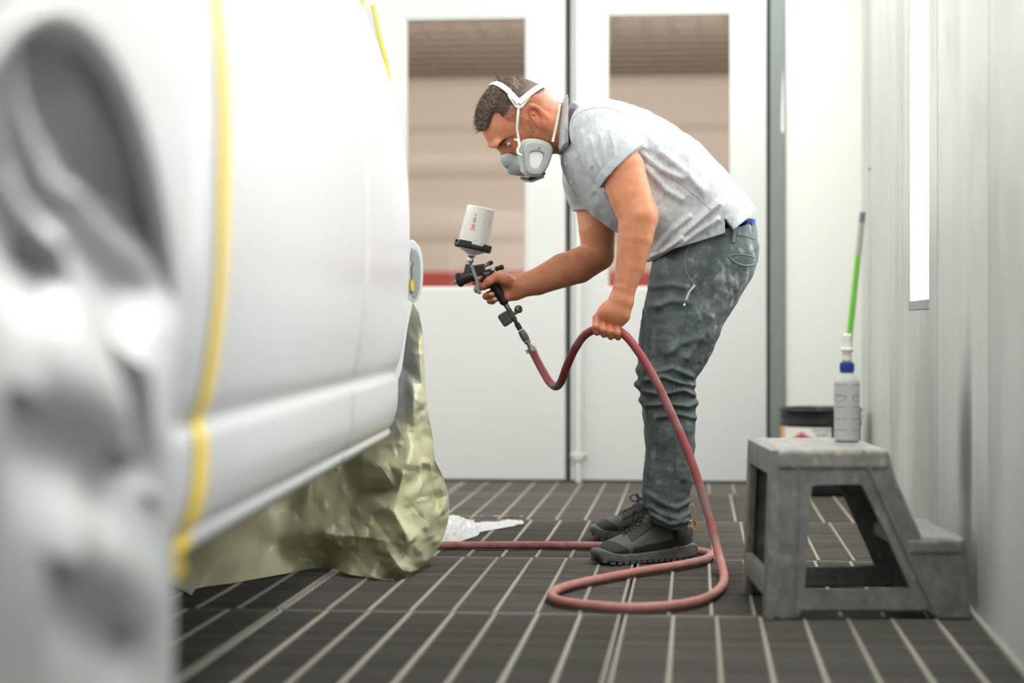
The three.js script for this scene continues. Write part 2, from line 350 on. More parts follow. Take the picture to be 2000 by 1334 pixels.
// lamp cabinets in the wall
const glow = (k) => new THREE.MeshStandardMaterial({ color: 0xffffff, roughness: 0.5, emissive: 0xffffff, emissiveIntensity: k });
const lampGlow = glow(1.2);
SIDE_LAMPS.forEach((s, i) => {
  const o = V(SIDE_X, 0.74, -s).applyMatrix4(SIDE), g = thing('wall_lamp', i ? 'tall white wall lamp let into the right wall between step stool and entrance' : 'tall glowing white lamp strip let into the streaked wall', 'lamp', o, 'wall lamps');
  const w = (x0, x1, y0, y1, z0, z1) => wallBox(x0, x1, y0, y1, z0, z1).applyMatrix4(SIDE);
  const lamp = part(g, 'lamp_diffuser', w(SIDE_X + 0.006, SIDE_X + 0.014, 0.765, 2.5, -s - 0.298, -s + 0.298), glow(1.6)); lamp.castShadow = false;
  part(g, 'lamp_frame', merge([w(SIDE_X + 0.001, SIDE_X + 0.016, 0.737, 0.765, -s - 0.308, -s + 0.308), w(SIDE_X + 0.001, SIDE_X + 0.016, 2.5, 2.518, -s - 0.308, -s + 0.308), w(SIDE_X + 0.001, SIDE_X + 0.016, 0.765, 2.5, -s - 0.308, -s - 0.298), w(SIDE_X + 0.001, SIDE_X + 0.016, 0.765, 2.5, -s + 0.298, -s + 0.308)]), std(0xa6a8a4, 0.5));
});

// back wall: two glazed doors, a post, a plain panel
const at = (px) => boothX(px, BACK);
const backLabel = 'white enamelled end wall of the booth';
const yAt = (px, py) => boothY(px, py, BACK);
const wallBack = structureGroup('wall_back', ROOM, backLabel);
const postL = at(1503), postR = at(1535), gapL = at(1104), gapR = at(1113), doorTop = 2.45;
piece(wallBack, 'end_panel', wallBox(postR, 0.86, 0.004, CEILING_Y, -BACK - 0.06, -BACK), std(0xe9ebe4, 0.5));
piece(wallBack, 'header', wallBox(LEFT_X, postR, doorTop, CEILING_Y, -BACK - 0.06, -BACK + 0.01), enamel);
piece(wallBack, 'side_panel', wallBox(LEFT_X, at(560), 0.004, doorTop, -BACK - 0.06, -BACK), enamel);
const postMesh = piece(wallBack, 'post', wallBox(postL + 0.002, postR - 0.002, 0.002, doorTop, -BACK - 0.05, -BACK + 0.012, 0.004), trimGrey, 'grey steel door post');
{ // smear of white filler on the post
  const x = at(1527), pts = [[x + 0.006, yAt(1527, 130)], [x + 0.009, yAt(1527, 262)], [x - 0.004, yAt(1527, 255)], [x - 0.002, yAt(1527, 210)], [x + 0.001, yAt(1527, 170)]];
  piece(wallBack, 'filler_smear', extrude(pts, 0.0015).translate(0, 0, -BACK + 0.0115), std(0xe6e8e4, 0.8));
}
piece(wallBack, 'door_stop', wallBox(at(1498), postL + 0.001, 0.002, doorTop, -BACK - 0.05, -BACK - 0.004), rubber);
piece(wallBack, 'joint_backing', wallBox(gapL - 0.03, gapR + 0.05, 0.002, doorTop, -BACK - 0.06, -BACK - 0.035), darkGap);

const glassMat = new THREE.MeshPhysicalMaterial({ color: 0xe9e2d8, roughness: 0.02, transmission: 1, thickness: 0, ior: 1.5 });
function door(name, x0, x1, w0, w1, y0, y1, label) {
  const g = structureGroup(name, ROOM, label), z0 = -BACK - 0.045, z1 = -BACK;
  const sh = new THREE.Shape([[x0, 0.012], [x1, 0.012], [x1, doorTop - 0.005], [x0, doorTop - 0.005]].map((p) => new THREE.Vector2(...p)));
  sh.holes.push(new THREE.Path([[w0, y0], [w0, y1], [w1, y1], [w1, y0]].map((p) => new THREE.Vector2(...p))));
  piece(g, 'door_leaf', new THREE.ExtrudeGeometry(sh, { depth: 0.039, bevelEnabled: true, bevelSize: 0.003, bevelThickness: 0.003, bevelOffset: -0.003, bevelSegments: 2 }).translate(0, 0, z0 + 0.003), enamelDoor);
  piece(g, 'glass_pane', wallBox(w0 - 0.001, w1 + 0.001, y0 - 0.001, y1 + 0.001, z0 + 0.012, z0 + 0.0125), glassMat, 'tinted window pane');
  const b = 0.008, fz = z0 + 0.013;
  piece(g, 'window_bead', merge([wallBox(w0, w1, y0, y0 + b, fz, z1 - 0.006), wallBox(w0, w1, y1 - b, y1, fz, z1 - 0.006), wallBox(w0, w0 + b, y0 + b, y1 - b, fz, z1 - 0.006), wallBox(w1 - b, w1, y0 + b, y1 - b, fz, z1 - 0.006)]), std(0xdcded8, 0.5));
  return g;
}
const winTopL = yAt(910, 34), winTopR = yAt(1306, 24), winBot = yAt(930, 563);
const door1 = door('door_1', at(665), gapL, at(791), at(1029), winBot, winTopL, 'white enamelled door leaf with a tall window, left of the bolt rod');
const door2 = door('door_2', gapR + 0.004, at(1497), at(1185), at(1429), winBot, winTopR, 'white enamelled door leaf with a tall window, beside the grey post');
door('door_3', at(560), at(661), at(585), at(640), winBot, winTopL, 'white enamelled door leaf behind the car');
// bolt rod on the second leaf
{ const x = at(1130), z = -BACK + 0.016, g = new THREE.Group(); g.name = 'bolt_rod'; door2.add(g);
  piece(g, 'rod', merge([cyl(V(x, 0.004, z), V(x, 0.13, z), 0.0125, 0.0125, 16), cyl(V(x, 0.13, z), V(x, doorTop - 0.01, z), 0.0155, 0.0155, 16)]), std(0xd9dbd6, 0.45));
  for (const y of [0.12, 1.5]) piece(g, 'bracket', merge([wallBox(x - 0.036, x + 0.036, y - 0.008, y + 0.008, -BACK - 0.002, -BACK + 0.012, 0.003), wallBox(x - 0.02, x + 0.02, y - 0.022, y + 0.01, -BACK, -BACK + 0.034, 0.004)]), std(0xd2d4cf, 0.5));
  piece(g, 'cover_strip', wallBox(gapR + 0.006, x - 0.018, 0.012, doorTop - 0.01, -BACK - 0.004, -BACK + 0.004, 0.0015), std(0xd5d8d4, 0.5));
}

// ceiling, left wall, wall behind the camera
const ceiling = structureGroup('ceiling', ROOM, 'white filter ceiling of the booth');
piece(ceiling, 'filter_panel', wallBox(LEFT_X, 1.0, CEILING_Y, CEILING_Y + 0.1, -BACK - 0.2, -FRONT + 0.4), std(0xe6e7e4, 0.9));
structure('wall_left', wallBox(LEFT_X - 0.1, LEFT_X, -0.5, CEILING_Y, -BACK - 0.1, -FRONT), enamel, ROOM, 'white enamelled side wall beyond the car');
structure('wall_front', wallBox(LEFT_X, 1.1, -0.5, CEILING_Y, -FRONT, -FRONT + 0.1), enamel, ROOM, 'white enamelled wall at the entrance end');
CORNER_LAMPS.forEach(([x, z, tilt], i) => {
  const o = V(x, CEILING_Y - 0.24, z), g = thing('ceiling_lamp', `slanted lamp box in the ceiling corner ${i % 2 ? 'beyond the car' : 'over the streaked wall'}, ${['beside the end doors', 'level with the man', 'level with the car door'][i >> 1]}`, 'lamp', o.clone().applyMatrix4(ROOM), 'corner lamp boxes');
  const M = ROOM.clone().multiply(new THREE.Matrix4().makeTranslation(o.x, o.y, o.z)).multiply(new THREE.Matrix4().makeRotationZ(tilt));
  const lamp = part(g, 'lamp_diffuser', wallBox(-LAMP_W / 2, LAMP_W / 2, -0.01, 0.004, -LAMP_L / 2, LAMP_L / 2).applyMatrix4(M), lampGlow); lamp.castShadow = false;
  part(g, 'lamp_housing', wallBox(-LAMP_W / 2 - 0.03, LAMP_W / 2 + 0.03, 0.005, 0.03, -LAMP_L / 2 - 0.03, LAMP_L / 2 + 0.03).applyMatrix4(M), std(0xd9dad8, 0.5));
});

// the workshop seen through the door windows
const shop = structureGroup('wall_workshop', ROOM, 'beige workshop wall with a red band beyond the doors');
const SB = 17, SHOP_TOP = 2.86;
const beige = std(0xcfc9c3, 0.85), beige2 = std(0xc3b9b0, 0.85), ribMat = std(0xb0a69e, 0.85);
const shY = (py) => EYE - (py - HORIZON) / FOCAL * SB;
piece(shop, 'plaster', wallBox(-6, 4, -0.1, SHOP_TOP, -SB - 0.1, -SB), beige);
piece(shop, 'red_band', wallBox(-6, 4, shY(600), shY(530), -SB, -SB + 0.012), std(0xb04a48, 0.7), 'dull red painted band');
for (const [a, b] of [[470, 455], [345, 330], [255, 244], [165, 152]]) piece(shop, 'reflection_strip', wallBox(-6, 4, shY(a), shY(b), -SB, -SB + 0.03, 0.004), beige2);  // raised strips shaped to stand for faint reflected streaks in the door windows
piece(shop, 'workshop_end', merge([wallBox(-6.1, -6, -0.1, SHOP_TOP, -SB, -BACK - 0.08), wallBox(4, 4.1, -0.1, SHOP_TOP, -SB, -BACK - 0.08), wallBox(-6, LEFT_X, -0.1, SHOP_TOP, -BACK - 0.1, -BACK - 0.06), wallBox(0.86, 4, -0.1, SHOP_TOP, -BACK - 0.1, -BACK - 0.06)]), beige);
piece(shop, 'workshop_floor', wallBox(-6, 4, -0.2, -0.02, -SB, -BACK - 0.08), std(0x8d8a84, 0.8));
piece(shop, 'workshop_ceiling', wallBox(-6, 4, SHOP_TOP, SHOP_TOP + 0.1, -SB, -BACK - 0.08), std(0xa89e95, 0.85));
for (let i = 0; i < 24; i++) piece(shop, 'ceiling_rib', wallBox(-6, 4, SHOP_TOP - 0.025, SHOP_TOP, -SB + 0.2 + i * 0.34, -SB + 0.26 + i * 0.34), ribMat);
for (let i = 0; i < 24; i++) piece(shop, 'ceiling_batten', wallBox(-3.4 + i * 0.2, -3.37 + i * 0.2, SHOP_TOP - 0.015, SHOP_TOP, -SB, -BACK - 0.1), ribMat);
{ const M = ROOM.clone().multiply(new THREE.Matrix4().lookAt(V(0, 0, 0), SHOP_AIM, V(0, 1, 0)).setPosition(SHOP_FILL)), g = thing('added_workshop_lamp', 'long white lamp added out of view to light the workshop wall', 'lamp', SHOP_FILL.clone().applyMatrix4(ROOM));
  part(g, 'lamp_diffuser', wallBox(-2.2, 2.2, -0.25, 0.25, -0.01, 0.004).applyMatrix4(M), lampGlow); part(g, 'lamp_housing', wallBox(-2.22, 2.22, -0.27, 0.27, 0.005, 0.03).applyMatrix4(M), std(0xd9dad8, 0.5));
}
// ------------------------------------------------------------------ the car: a white body side seen almost edge on, half under masking film
const carX = (d) => -0.378 + (d - 2.6) * 0.0416;              // where the widest line of the flank runs
const curve1 = (pts) => (h) => { // smooth curve through [h, value]
  if (h <= pts[0][0]) return pts[0][1]; const n = pts.length; if (h >= pts[n - 1][0]) return pts[n - 1][1];
  let i = 0; while (h > pts[i + 1][0]) i++;
  const p = (k) => pts[clamp(k, 0, n - 1)], [x0, y0] = p(i), [x1, y1] = p(i + 1), t = (h - x0) / (x1 - x0), m = (k) => { const a = p(k - 1), b = p(k + 1); return (b[1] - a[1]) / (b[0] - a[0] || 1); }, L = x1 - x0, t2 = t * t, t3 = t2 * t;
  return (2 * t3 - 3 * t2 + 1) * y0 + (t3 - 2 * t2 + t) * L * m(i) + (-2 * t3 + 3 * t2) * y1 + (t3 - t2) * L * m(i + 1);
};
const flank = curve1([[0.36, -0.11], [0.378, -0.085], [0.395, -0.056], [0.41, -0.05], [0.42, -0.054], [0.43, -0.044], [0.45, -0.037], [0.48, -0.031], [0.53, -0.029], [0.553, -0.03], [0.562, -0.036], [0.571, -0.036], [0.585, -0.03], [0.61, -0.023], [0.68, -0.011], [0.78, -0.002], [0.92, 0.001], [1.0, 0], [1.08, -0.005], [1.217, -0.023], [1.34, -0.052], [1.42, -0.078], [1.56, -0.134], [1.7, -0.2]]);
const car = thing('car', 'white car primed and masked for painting, body side facing the man', 'car', V(-1.2, 0, -4));
const paint = phys(0xd8dadc, 0.32, { clearcoat: 0.35, clearcoatRoughness: 0.2 });
const carDark = std(0x1f2020, 0.8), carPrimer = std(0x8f9594, 0.6);
function flankPanel(d0, d1, h0, h1, push = 0, nd = 40, nh = 90, round = true) {
  const pos = [], idx = [], T = 0.012;
  for (let i = 0; i <= nd; i++) for (let j = 0; j <= nh; j++) {
    const d = lerp(d0, d1, i / nd), h = lerp(h0, h1, j / nh), e = round ? Math.min((d - d0), (d1 - d)) : 1, r = e < 0.006 ? -(0.006 - e) : 0;
    pos.push(carX(d) + flank(h) + push + r * 0.8 - bulge(d, h), h, -d);
  }
  const n = nh + 1;
  for (let i = 0; i < nd; i++) for (let j = 0; j < nh; j++) { const a = i * n + j; idx.push(a, a + 1, a + n, a + 1, a + n + 1, a + n); }
  // turned edges give the sheet its thickness
  const base = pos.length / 3;
  for (let i = 0; i <= nd; i++) for (let j = 0; j <= nh; j++) { const k = (i * n + j) * 3; pos.push(pos[k] - T, pos[k + 1], pos[k + 2]); }
  for (let i = 0; i < nd; i++) for (let j = 0; j < nh; j++) { const a = base + i * n + j; idx.push(a, a + n, a + 1, a + 1, a + n, a + n + 1); }
  const rim = (a, b) => idx.push(a, a + base, b, b, a + base, b + base);
  for (let i = 0; i < nd; i++) { rim(i * n, (i + 1) * n); rim((i + 1) * n + nh, i * n + nh); }
  for (let j = 0; j < nh; j++) { rim(j + 1, j); rim(nd * n + j, nd * n + j + 1); }
  const g = new THREE.BufferGeometry(); g.setAttribute('position', new THREE.Float32BufferAttribute(pos, 3)); g.setIndex(idx);
  return toCreasedNormals(g, 0.8);
}
// the flank turns away behind the last wheel
const bulge = (d, h) => d > 5.12 ? (d - 5.12) ** 2 * 0.9 : 0;
part(car, 'door_panel', flankPanel(2.38, 4.2, 0.36, 1.62, 0, 40, 130), paint, 'white primed door skin');
part(car, 'wing_panel', flankPanel(4.207, 5.22, 0.36, 1.7, 0, 40, 140), paint, 'white primed wing');
// near wheel arch: the side panel is cut out round it
const ARCH_D = 1.845, ARCH_H = 0.465, ARCH_R = 0.525;
const inArch = (d, h, grow = 0) => (h < ARCH_H ? Math.abs(d - ARCH_D) : Math.hypot(d - ARCH_D, h - ARCH_H)) - ARCH_R - grow;
{ const whole = flankPanel(0.7, 2.375, 0.36, 1.62, -0.004, 120, 110, false), p = whole.attributes.position, keep = [];
  for (let i = 0; i < p.count; i += 3) { const d = -(p.getZ(i) + p.getZ(i + 1) + p.getZ(i + 2)) / 3, h = (p.getY(i) + p.getY(i + 1) + p.getY(i + 2)) / 3; if (inArch(d, h) > 0) keep.push(i, i + 1, i + 2); }
  whole.setIndex(keep); part(car, 'side_panel', whole.toNonIndexed(), paint, 'white side panel round the wheel arch');
  const lip = []; for (let i = 0; i <= 60; i++) { const a = Math.PI * i / 60, d = ARCH_D + ARCH_R * Math.cos(a), h = ARCH_H + ARCH_R * Math.sin(a); lip.push(V(carX(d) + flank(h) - 0.012, h, -d)); }
  lip.unshift(V(carX(2.37) + flank(0.4) - 0.012, 0.4, -2.37)); lip.push(V(carX(1.32) + flank(0.4) - 0.012, 0.4, -1.32));
  part(car, 'arch_lip', tube(lip, 0.013, 160, 10), paint);
}
{ // inner body: floor, far side, ends, so that light does not pass through
  const list = [];
  const b = (x0, x1, y0, y1, d0, d1) => { const g = new THREE.BoxGeometry(x1 - x0, y1 - y0, d1 - d0); const m = new THREE.Matrix4().makeRotationY(-0.0416); return g.translate((x0 + x1) / 2, (y0 + y1) / 2, -(d0 + d1) / 2).applyMatrix4(m); };
  list.push(b(-2.2, -0.56, 0.43, 0.47, 0.72, 5.15), b(-2.2, -0.64, 0.4, 1.3, 0.72, 0.8), b(-2.25, -2.2, 0.33, 1.55, 0.72, 5.4), b(-2.2, -0.72, 1.3, 1.36, 0.8, 5.4), b(-2.2, -0.9, 0.43, 0.47, 5.15, 6.25), b(-2.25, -2.2, 0.2, 1.3, 5.4, 6.25), b(-2.2, -0.95, 1.2, 1.24, 5.4, 6.25), b(-2.2, -1.05, 0.2, 1.2, 6.24, 6.28));
  part(car, 'underbody', merge(list), carDark);
  // the corner turns away behind the wheel, and the bonnet closes the top
  const turn = curve1([[0, 0], [0.2, 0.025], [0.4, 0.08], [0.6, 0.18], [0.8, 0.36], [0.95, 0.62], [1.02, 1.0]]), pos = [], idx = [], nd = 40, nh = 30, lid = [], lidx = [];
  for (let i = 0; i <= nd; i++) { const s = i / nd * 1.02, d = 5.18 + s, x = carX(5.18) - 0.004 - turn(s); for (let j = 0; j <= nh; j++) { const h = lerp(0.74, 1.34, j / nh); pos.push(x + flank(h) - 0.4 * Math.max(0, h - 1.16) ** 1.5, h, -d); } for (let j = 0; j <= 12; j++) lid.push(lerp(x + flank(1.34) - 0.4 * 0.18 ** 1.5, -2.2, j / 12), 1.34 + 0.06 * Math.sin(Math.PI * j / 12) - 0.02 * s, -d); }
  for (let i = 0; i < nd; i++) { for (let j = 0; j < nh; j++) { const a = i * (nh + 1) + j; idx.push(a, a + 1, a + nh + 1, a + 1, a + nh + 2, a + nh + 1); } for (let j = 0; j < 12; j++) { const a = i * 13 + j; lidx.push(a, a + 1, a + 13, a + 1, a + 14, a + 13); } }
  const skinOf = (p, k) => { const g = new THREE.BufferGeometry(); g.setAttribute('position', new THREE.Float32BufferAttribute(p, 3)); g.setIndex(k); g.computeVertexNormals(); return g; };
  const paint2 = paint.clone(); paint2.side = THREE.DoubleSide;
  part(car, 'corner_panel', skinOf(pos, idx), paint2); part(car, 'bonnet', skinOf(lid, lidx), paint2);
  part(car, 'roof', b(-2.1, -0.85, 1.72, 1.78, 1.0, 4.6), paint);
}
// wheels, mostly hidden behind paper and film
for (const d of [1.845, 6.1]) {
  const x = carX(d) - (d < 3 ? 0.06 : 0.22), w = part(car, 'tyre', lathe([[0.2, -0.1], [0.3, -0.105], [0.325, -0.09], [0.335, 0], [0.325, 0.09], [0.3, 0.105], [0.2, 0.1]], V(x - 0.14, 0.335, -d), V(x + 0.5, 0.335, -d), 40), std(0x262626, 0.9));
  const rim = lathe([[0.01, 0.08], [0.08, 0.085], [0.15, 0.06], [0.2, 0.1]], V(x - 0.14, 0.335, -d), V(x + 0.5, 0.335, -d), 40); part(w, 'wheel_rim', rim, std(0x9b9d9e, 0.4, 0.8));
}
// open oval flap with notched grey inner face
{ const d = 5.28, o = P(803, 530, d);
  const outer = chaikin([[0, -0.085], [0.012, -0.083], [0.026, -0.06], [0.031, -0.02], [0.03, 0.03], [0.024, 0.062], [0.008, 0.083], [-0.004, 0.088], [-0.03, 0.06], [-0.03, -0.05]], 2);
  const g = extrude(outer, 0.014, 0.003).applyMatrix4(placed(o.clone().add(V(0, 0, -0.02)), 0, 0.12, 0));
  const flap = part(car, 'flap', g, paint, 'open oval flap with white rim');
  const inner = chaikin([[0.002, -0.07], [0.012, -0.074], [0.021, -0.055], [0.025, -0.015], [0.024, 0.03], [0.018, 0.053], [0.008, 0.064], [0.004, 0.04], [0.007, 0.024], [0.002, 0.018], [0.003, -0.02], [-0.001, -0.03]], 1);
  part(flap, 'flap_lining', extrude(inner, 0.003, 0.001).applyMatrix4(placed(o.clone().add(V(0, 0, -0.005)), 0, 0.12, 0)), std(0x9aa19e, 0.6), 'grey lining of the flap');
  part(flap, 'flap_seal', tube([[0.003, 0.062], [0.0, 0.03], [0.005, 0.02], [0.0, 0.012], [0.001, -0.02], [-0.003, -0.032], [0.0, -0.06]].map(([x, y]) => o.clone().add(V(x, y, 0.002))), 0.0014, 40, 6), std(0x2d2e2c, 0.7));
  part(flap, 'tape_scrap', extrude([[-0.003, -0.05], [0.008, -0.056], [0.009, -0.035], [0.003, -0.02], [-0.004, -0.03]], 0.002).translate(o.x, o.y, o.z + 0.001), std(0xe3c93a, 0.6), 'yellow tape scrap');
}
// pillar and window masking at the top of the far end
const tapeMat = std(0xf5d84a, 0.55), tapeDeep = std(0xefcb34, 0.55);
{ const d = 5.45, q = (a) => a.map(([px, py]) => { const p = P(px, py, d); return [p.x, p.y]; });
  part(car, 'pillar', extrude(q([[690, -60], [727, -60], [735, 20], [748, 95], [763, 160], [768, 200], [758, 215], [742, 170], [722, 95], [706, 20]]), 0.12, 0.004).translate(0, 0, -d - 0.1), paint, 'white pillar edge');
  part(car, 'pillar_tape', merge([extrude(q([[728, 12], [733, 12], [748, 80], [757, 118], [763, 158], [758, 150], [750, 112], [741, 78]]), 0.02, 0.001).translate(0, 0, -d + 0.005), extrude(q([[753, 112], [758, 114], [764, 160], [760, 156]]), 0.02, 0.001).translate(0, 0, -d + 0.008)]), tapeMat, 'yellow masking tape on the pillar');
  part(car, 'window_tape', extrude(q([[698, -40], [708, -40], [713, 10], [717, 48], [711, 40], [704, 5]]), 0.02, 0.001).translate(0, 0, -d + 0.06), tapeDeep, 'yellow masking tape at the window');
}
// tape line where the film is stuck to the flank
{ const pos = [], idx = [], n = 120;
  for (let j = 0; j <= n; j++) { const h = lerp(1.35, 0.375, j / n), w = 0.03 + 0.005 * noise(h * 9, 1, 0) + 0.02 * sstep(0.6, 0.38, h), d = 2.55 + 0.01 * noise(h * 4, 4, 0) - 0.02 * sstep(0.6, 0.38, h);
    for (const s of [-1, 1]) for (const t of [0.001, 0.004]) pos.push(carX(d + s * w) + flank(h) + t, h, -(d + s * w)); }
  for (let j = 0; j < n; j++) { const a = j * 4; for (const [p, q] of [[1, 3], [3, 2], [0, 1], [2, 0]]) idx.push(a + p, a + q, a + 4 + p, a + q, a + 4 + q, a + 4 + p); }
  const g = new THREE.BufferGeometry(); g.setAttribute('position', new THREE.Float32BufferAttribute(pos, 3)); g.setIndex(idx); g.computeVertexNormals();
  const t = part(car, 'masking_tape', g, new THREE.MeshStandardMaterial({ color: 0xf8d93f, roughness: 0.55, side: THREE.DoubleSide }), 'yellow masking tape along the edge of the film');
  // loose end curled under the sill
  const pts = [[2.47, 0.405, 0.004], [2.45, 0.392, -0.012], [2.43, 0.38, -0.03], [2.41, 0.372, -0.05]].map(([d, h, x]) => V(carX(d) - 0.045 + x, h, -d));
  part(t, 'tape_end', ribbon(pts, pts.map(() => V(0.8, 0.2, 0.55)), 0.05, 0.004), tapeDeep);
}
// silvery film hanging over the near end of the car
const film = phys(0xd2d4d5, 0.38, { metalness: 0.2, side: THREE.DoubleSide });
const filmSpot = (px, py) => { const d = -0.53 / ((px - 1000) / FOCAL - 0.0416); return [d, EYE - (py - HORIZON) / FOCAL * d]; };   // how far along the car and how high a fold lies
const filmFolds = [[[[40, 60], [60, 160], [70, 260], [90, 330]], 0.05, 0.03], [[[110, 60], [150, 200], [220, 320], [300, 420], [350, 520]], 0.075, 0.036], [[[165, 60], [220, 200], [290, 290], [345, 360]], 0.045, 0.026], [[[0, 200], [20, 320], [60, 440]], 0.05, 0.035], [[[170, 420], [230, 520], [290, 580], [330, 600]], 0.05, 0.035], [[[190, 770], [215, 870], [260, 930]], 0.06, 0.03], [[[240, 1000], [290, 1060], [320, 1110]], 0.055, 0.032], [[[0, 800], [60, 830], [130, 880]], 0.035, 0.05], [[[280, 690], [330, 760], [350, 800]], 0.03, 0.03], [[[60, 1130], [160, 1190], [300, 1190]], 0.03, 0.045], [[[200, 1240], [280, 1280], [330, 1250]], 0.03, 0.04]]
  .map(([p, a, w]) => { const s = p.map(([x, y]) => filmSpot(x, y)); return (d, h) => { let best = 1, side = 1; for (let i = 0; i + 1 < s.length; i++) { const ex = s[i + 1][0] - s[i][0], ey = s[i + 1][1] - s[i][1], t = clamp(((d - s[i][0]) * ex + (h - s[i][1]) * ey) / (ex * ex + ey * ey)), qx = d - s[i][0] - ex * t, qy = h - s[i][1] - ey * t, q = Math.hypot(qx, qy); if (q < best) { best = q; side = Math.sign(ex * qy - ey * qx) || 1; } } const u = best * side / w; return a * u * Math.exp(-u * u * 0.6); }; });
{ const pos = [], idx = [], nd = 170, nh = 200, d1 = 2.2;
  for (let i = 0; i <= nd; i++) for (let j = 0; j <= nh; j++) {
    const u = i / nd, h = lerp(0.992, 0.005, j / nh), half = h < ARCH_H ? ARCH_R + 0.004 : Math.sqrt(Math.max(0.0004, (ARCH_R + 0.012) ** 2 - (h - ARCH_H) ** 2)), right = lerp(ARCH_D + half, 2.255, sstep(0.8, 0.58, h)), d = lerp(right, ARCH_D - half, u), loose = sstep(0.0, lerp(0.34, 0.14, sstep(0.55, 0.75, h)), u);
    const lean = (d1 - d) * 0.9 + (h - 0.9) * 0.55;           // folds sweep forward as they fall
    const fold = Math.sin(lean * 15 + 2.2 * noise(d * 2.2, h * 1.6, 3)) * 0.3 + fbm(d * 4, h * 3, 1, 2) * 0.5; let deep = 0; for (const f of filmFolds) deep += f(d, h); deep *= 0.85;
    const low = sstep(0.84, 0.68, h), base = carX(d) + lerp(flank(h), -0.004, low), back = -0.015 - 0.06 * sstep(0.6, 0.92, h);     // tucked up behind the lip, out over the tyre below
    let x = base + lerp(lerp(-0.03, 0.004, low), back + 0.015 * low, loose) + loose * (0.02 * fold + deep * lerp(1.05, 0.95, sstep(0.5, 0.7, h)));
    if (h < 0.45) x -= 0.02 * loose * (0.45 - h);
    pos.push(x, h, -d + (h < 0.5 ? (0.5 - h) * 0.05 * noise(h * 6, 2, 2) : 0));
  }
  const n = nh + 1; for (let i = 0; i < nd; i++) for (let j = 0; j < nh; j++) { const a = i * n + j; idx.push(a, a + n, a + 1, a + 1, a + n, a + n + 1); }
  const g = new THREE.BufferGeometry(); g.setAttribute('position', new THREE.Float32BufferAttribute(pos, 3)); g.setIndex(idx); g.computeVertexNormals();
  solo('masking_film', g, film, 'crumpled silvery white plastic film hanging in the near wheel arch of the car', 'plastic film', V(-0.4, 0, -1.9));
}

// ------------------------------------------------------------------ masking paper round the wheel
function triangulate(pts) {     // Bowyer-Watson on x, y
  const n = pts.length, big = 1e5, v = [...pts.map((p) => [p[0], p[1]]), [-big, -big], [big, -big], [0, big]];
  let tri = [[n, n + 1, n + 2]];
  const circ = (t) => { const [a, b, c] = t.map((k) => v[k]), D = 2 * (a[0] * (b[1] - c[1]) + b[0] * (c[1] - a[1]) + c[0] * (a[1] - b[1])), q = (p) => p[0] ** 2 + p[1] ** 2; const x = (q(a) * (b[1] - c[1]) + q(b) * (c[1] - a[1]) + q(c) * (a[1] - b[1])) / D, y = (q(a) * (c[0] - b[0]) + q(b) * (a[0] - c[0]) + q(c) * (b[0] - a[0])) / D; return [x, y, (a[0] - x) ** 2 + (a[1] - y) ** 2]; };
  for (let i = 0; i < n; i++) {
    const bad = tri.filter((t) => { const [x, y, r] = circ(t); return (v[i][0] - x) ** 2 + (v[i][1] - y) ** 2 < r; }), edges = [];
    for (const t of bad) for (let k = 0; k < 3; k++) { const a = t[k], b = t[(k + 1) % 3]; if (!bad.some((s) => s !== t && s.includes(a) && s.includes(b))) edges.push([a, b]); }
    tri = tri.filter((t) => !bad.includes(t)).concat(edges.map(([a, b]) => [a, b, i]));
  }
  return tri.filter((t) => t.every((k) => k < n));
}
const paperMat = new THREE.MeshPhysicalMaterial({ color: 0xffffff, vertexColors: true, roughness: 0.42, side: THREE.DoubleSide, transmission: 0.12, thickness: 0 });
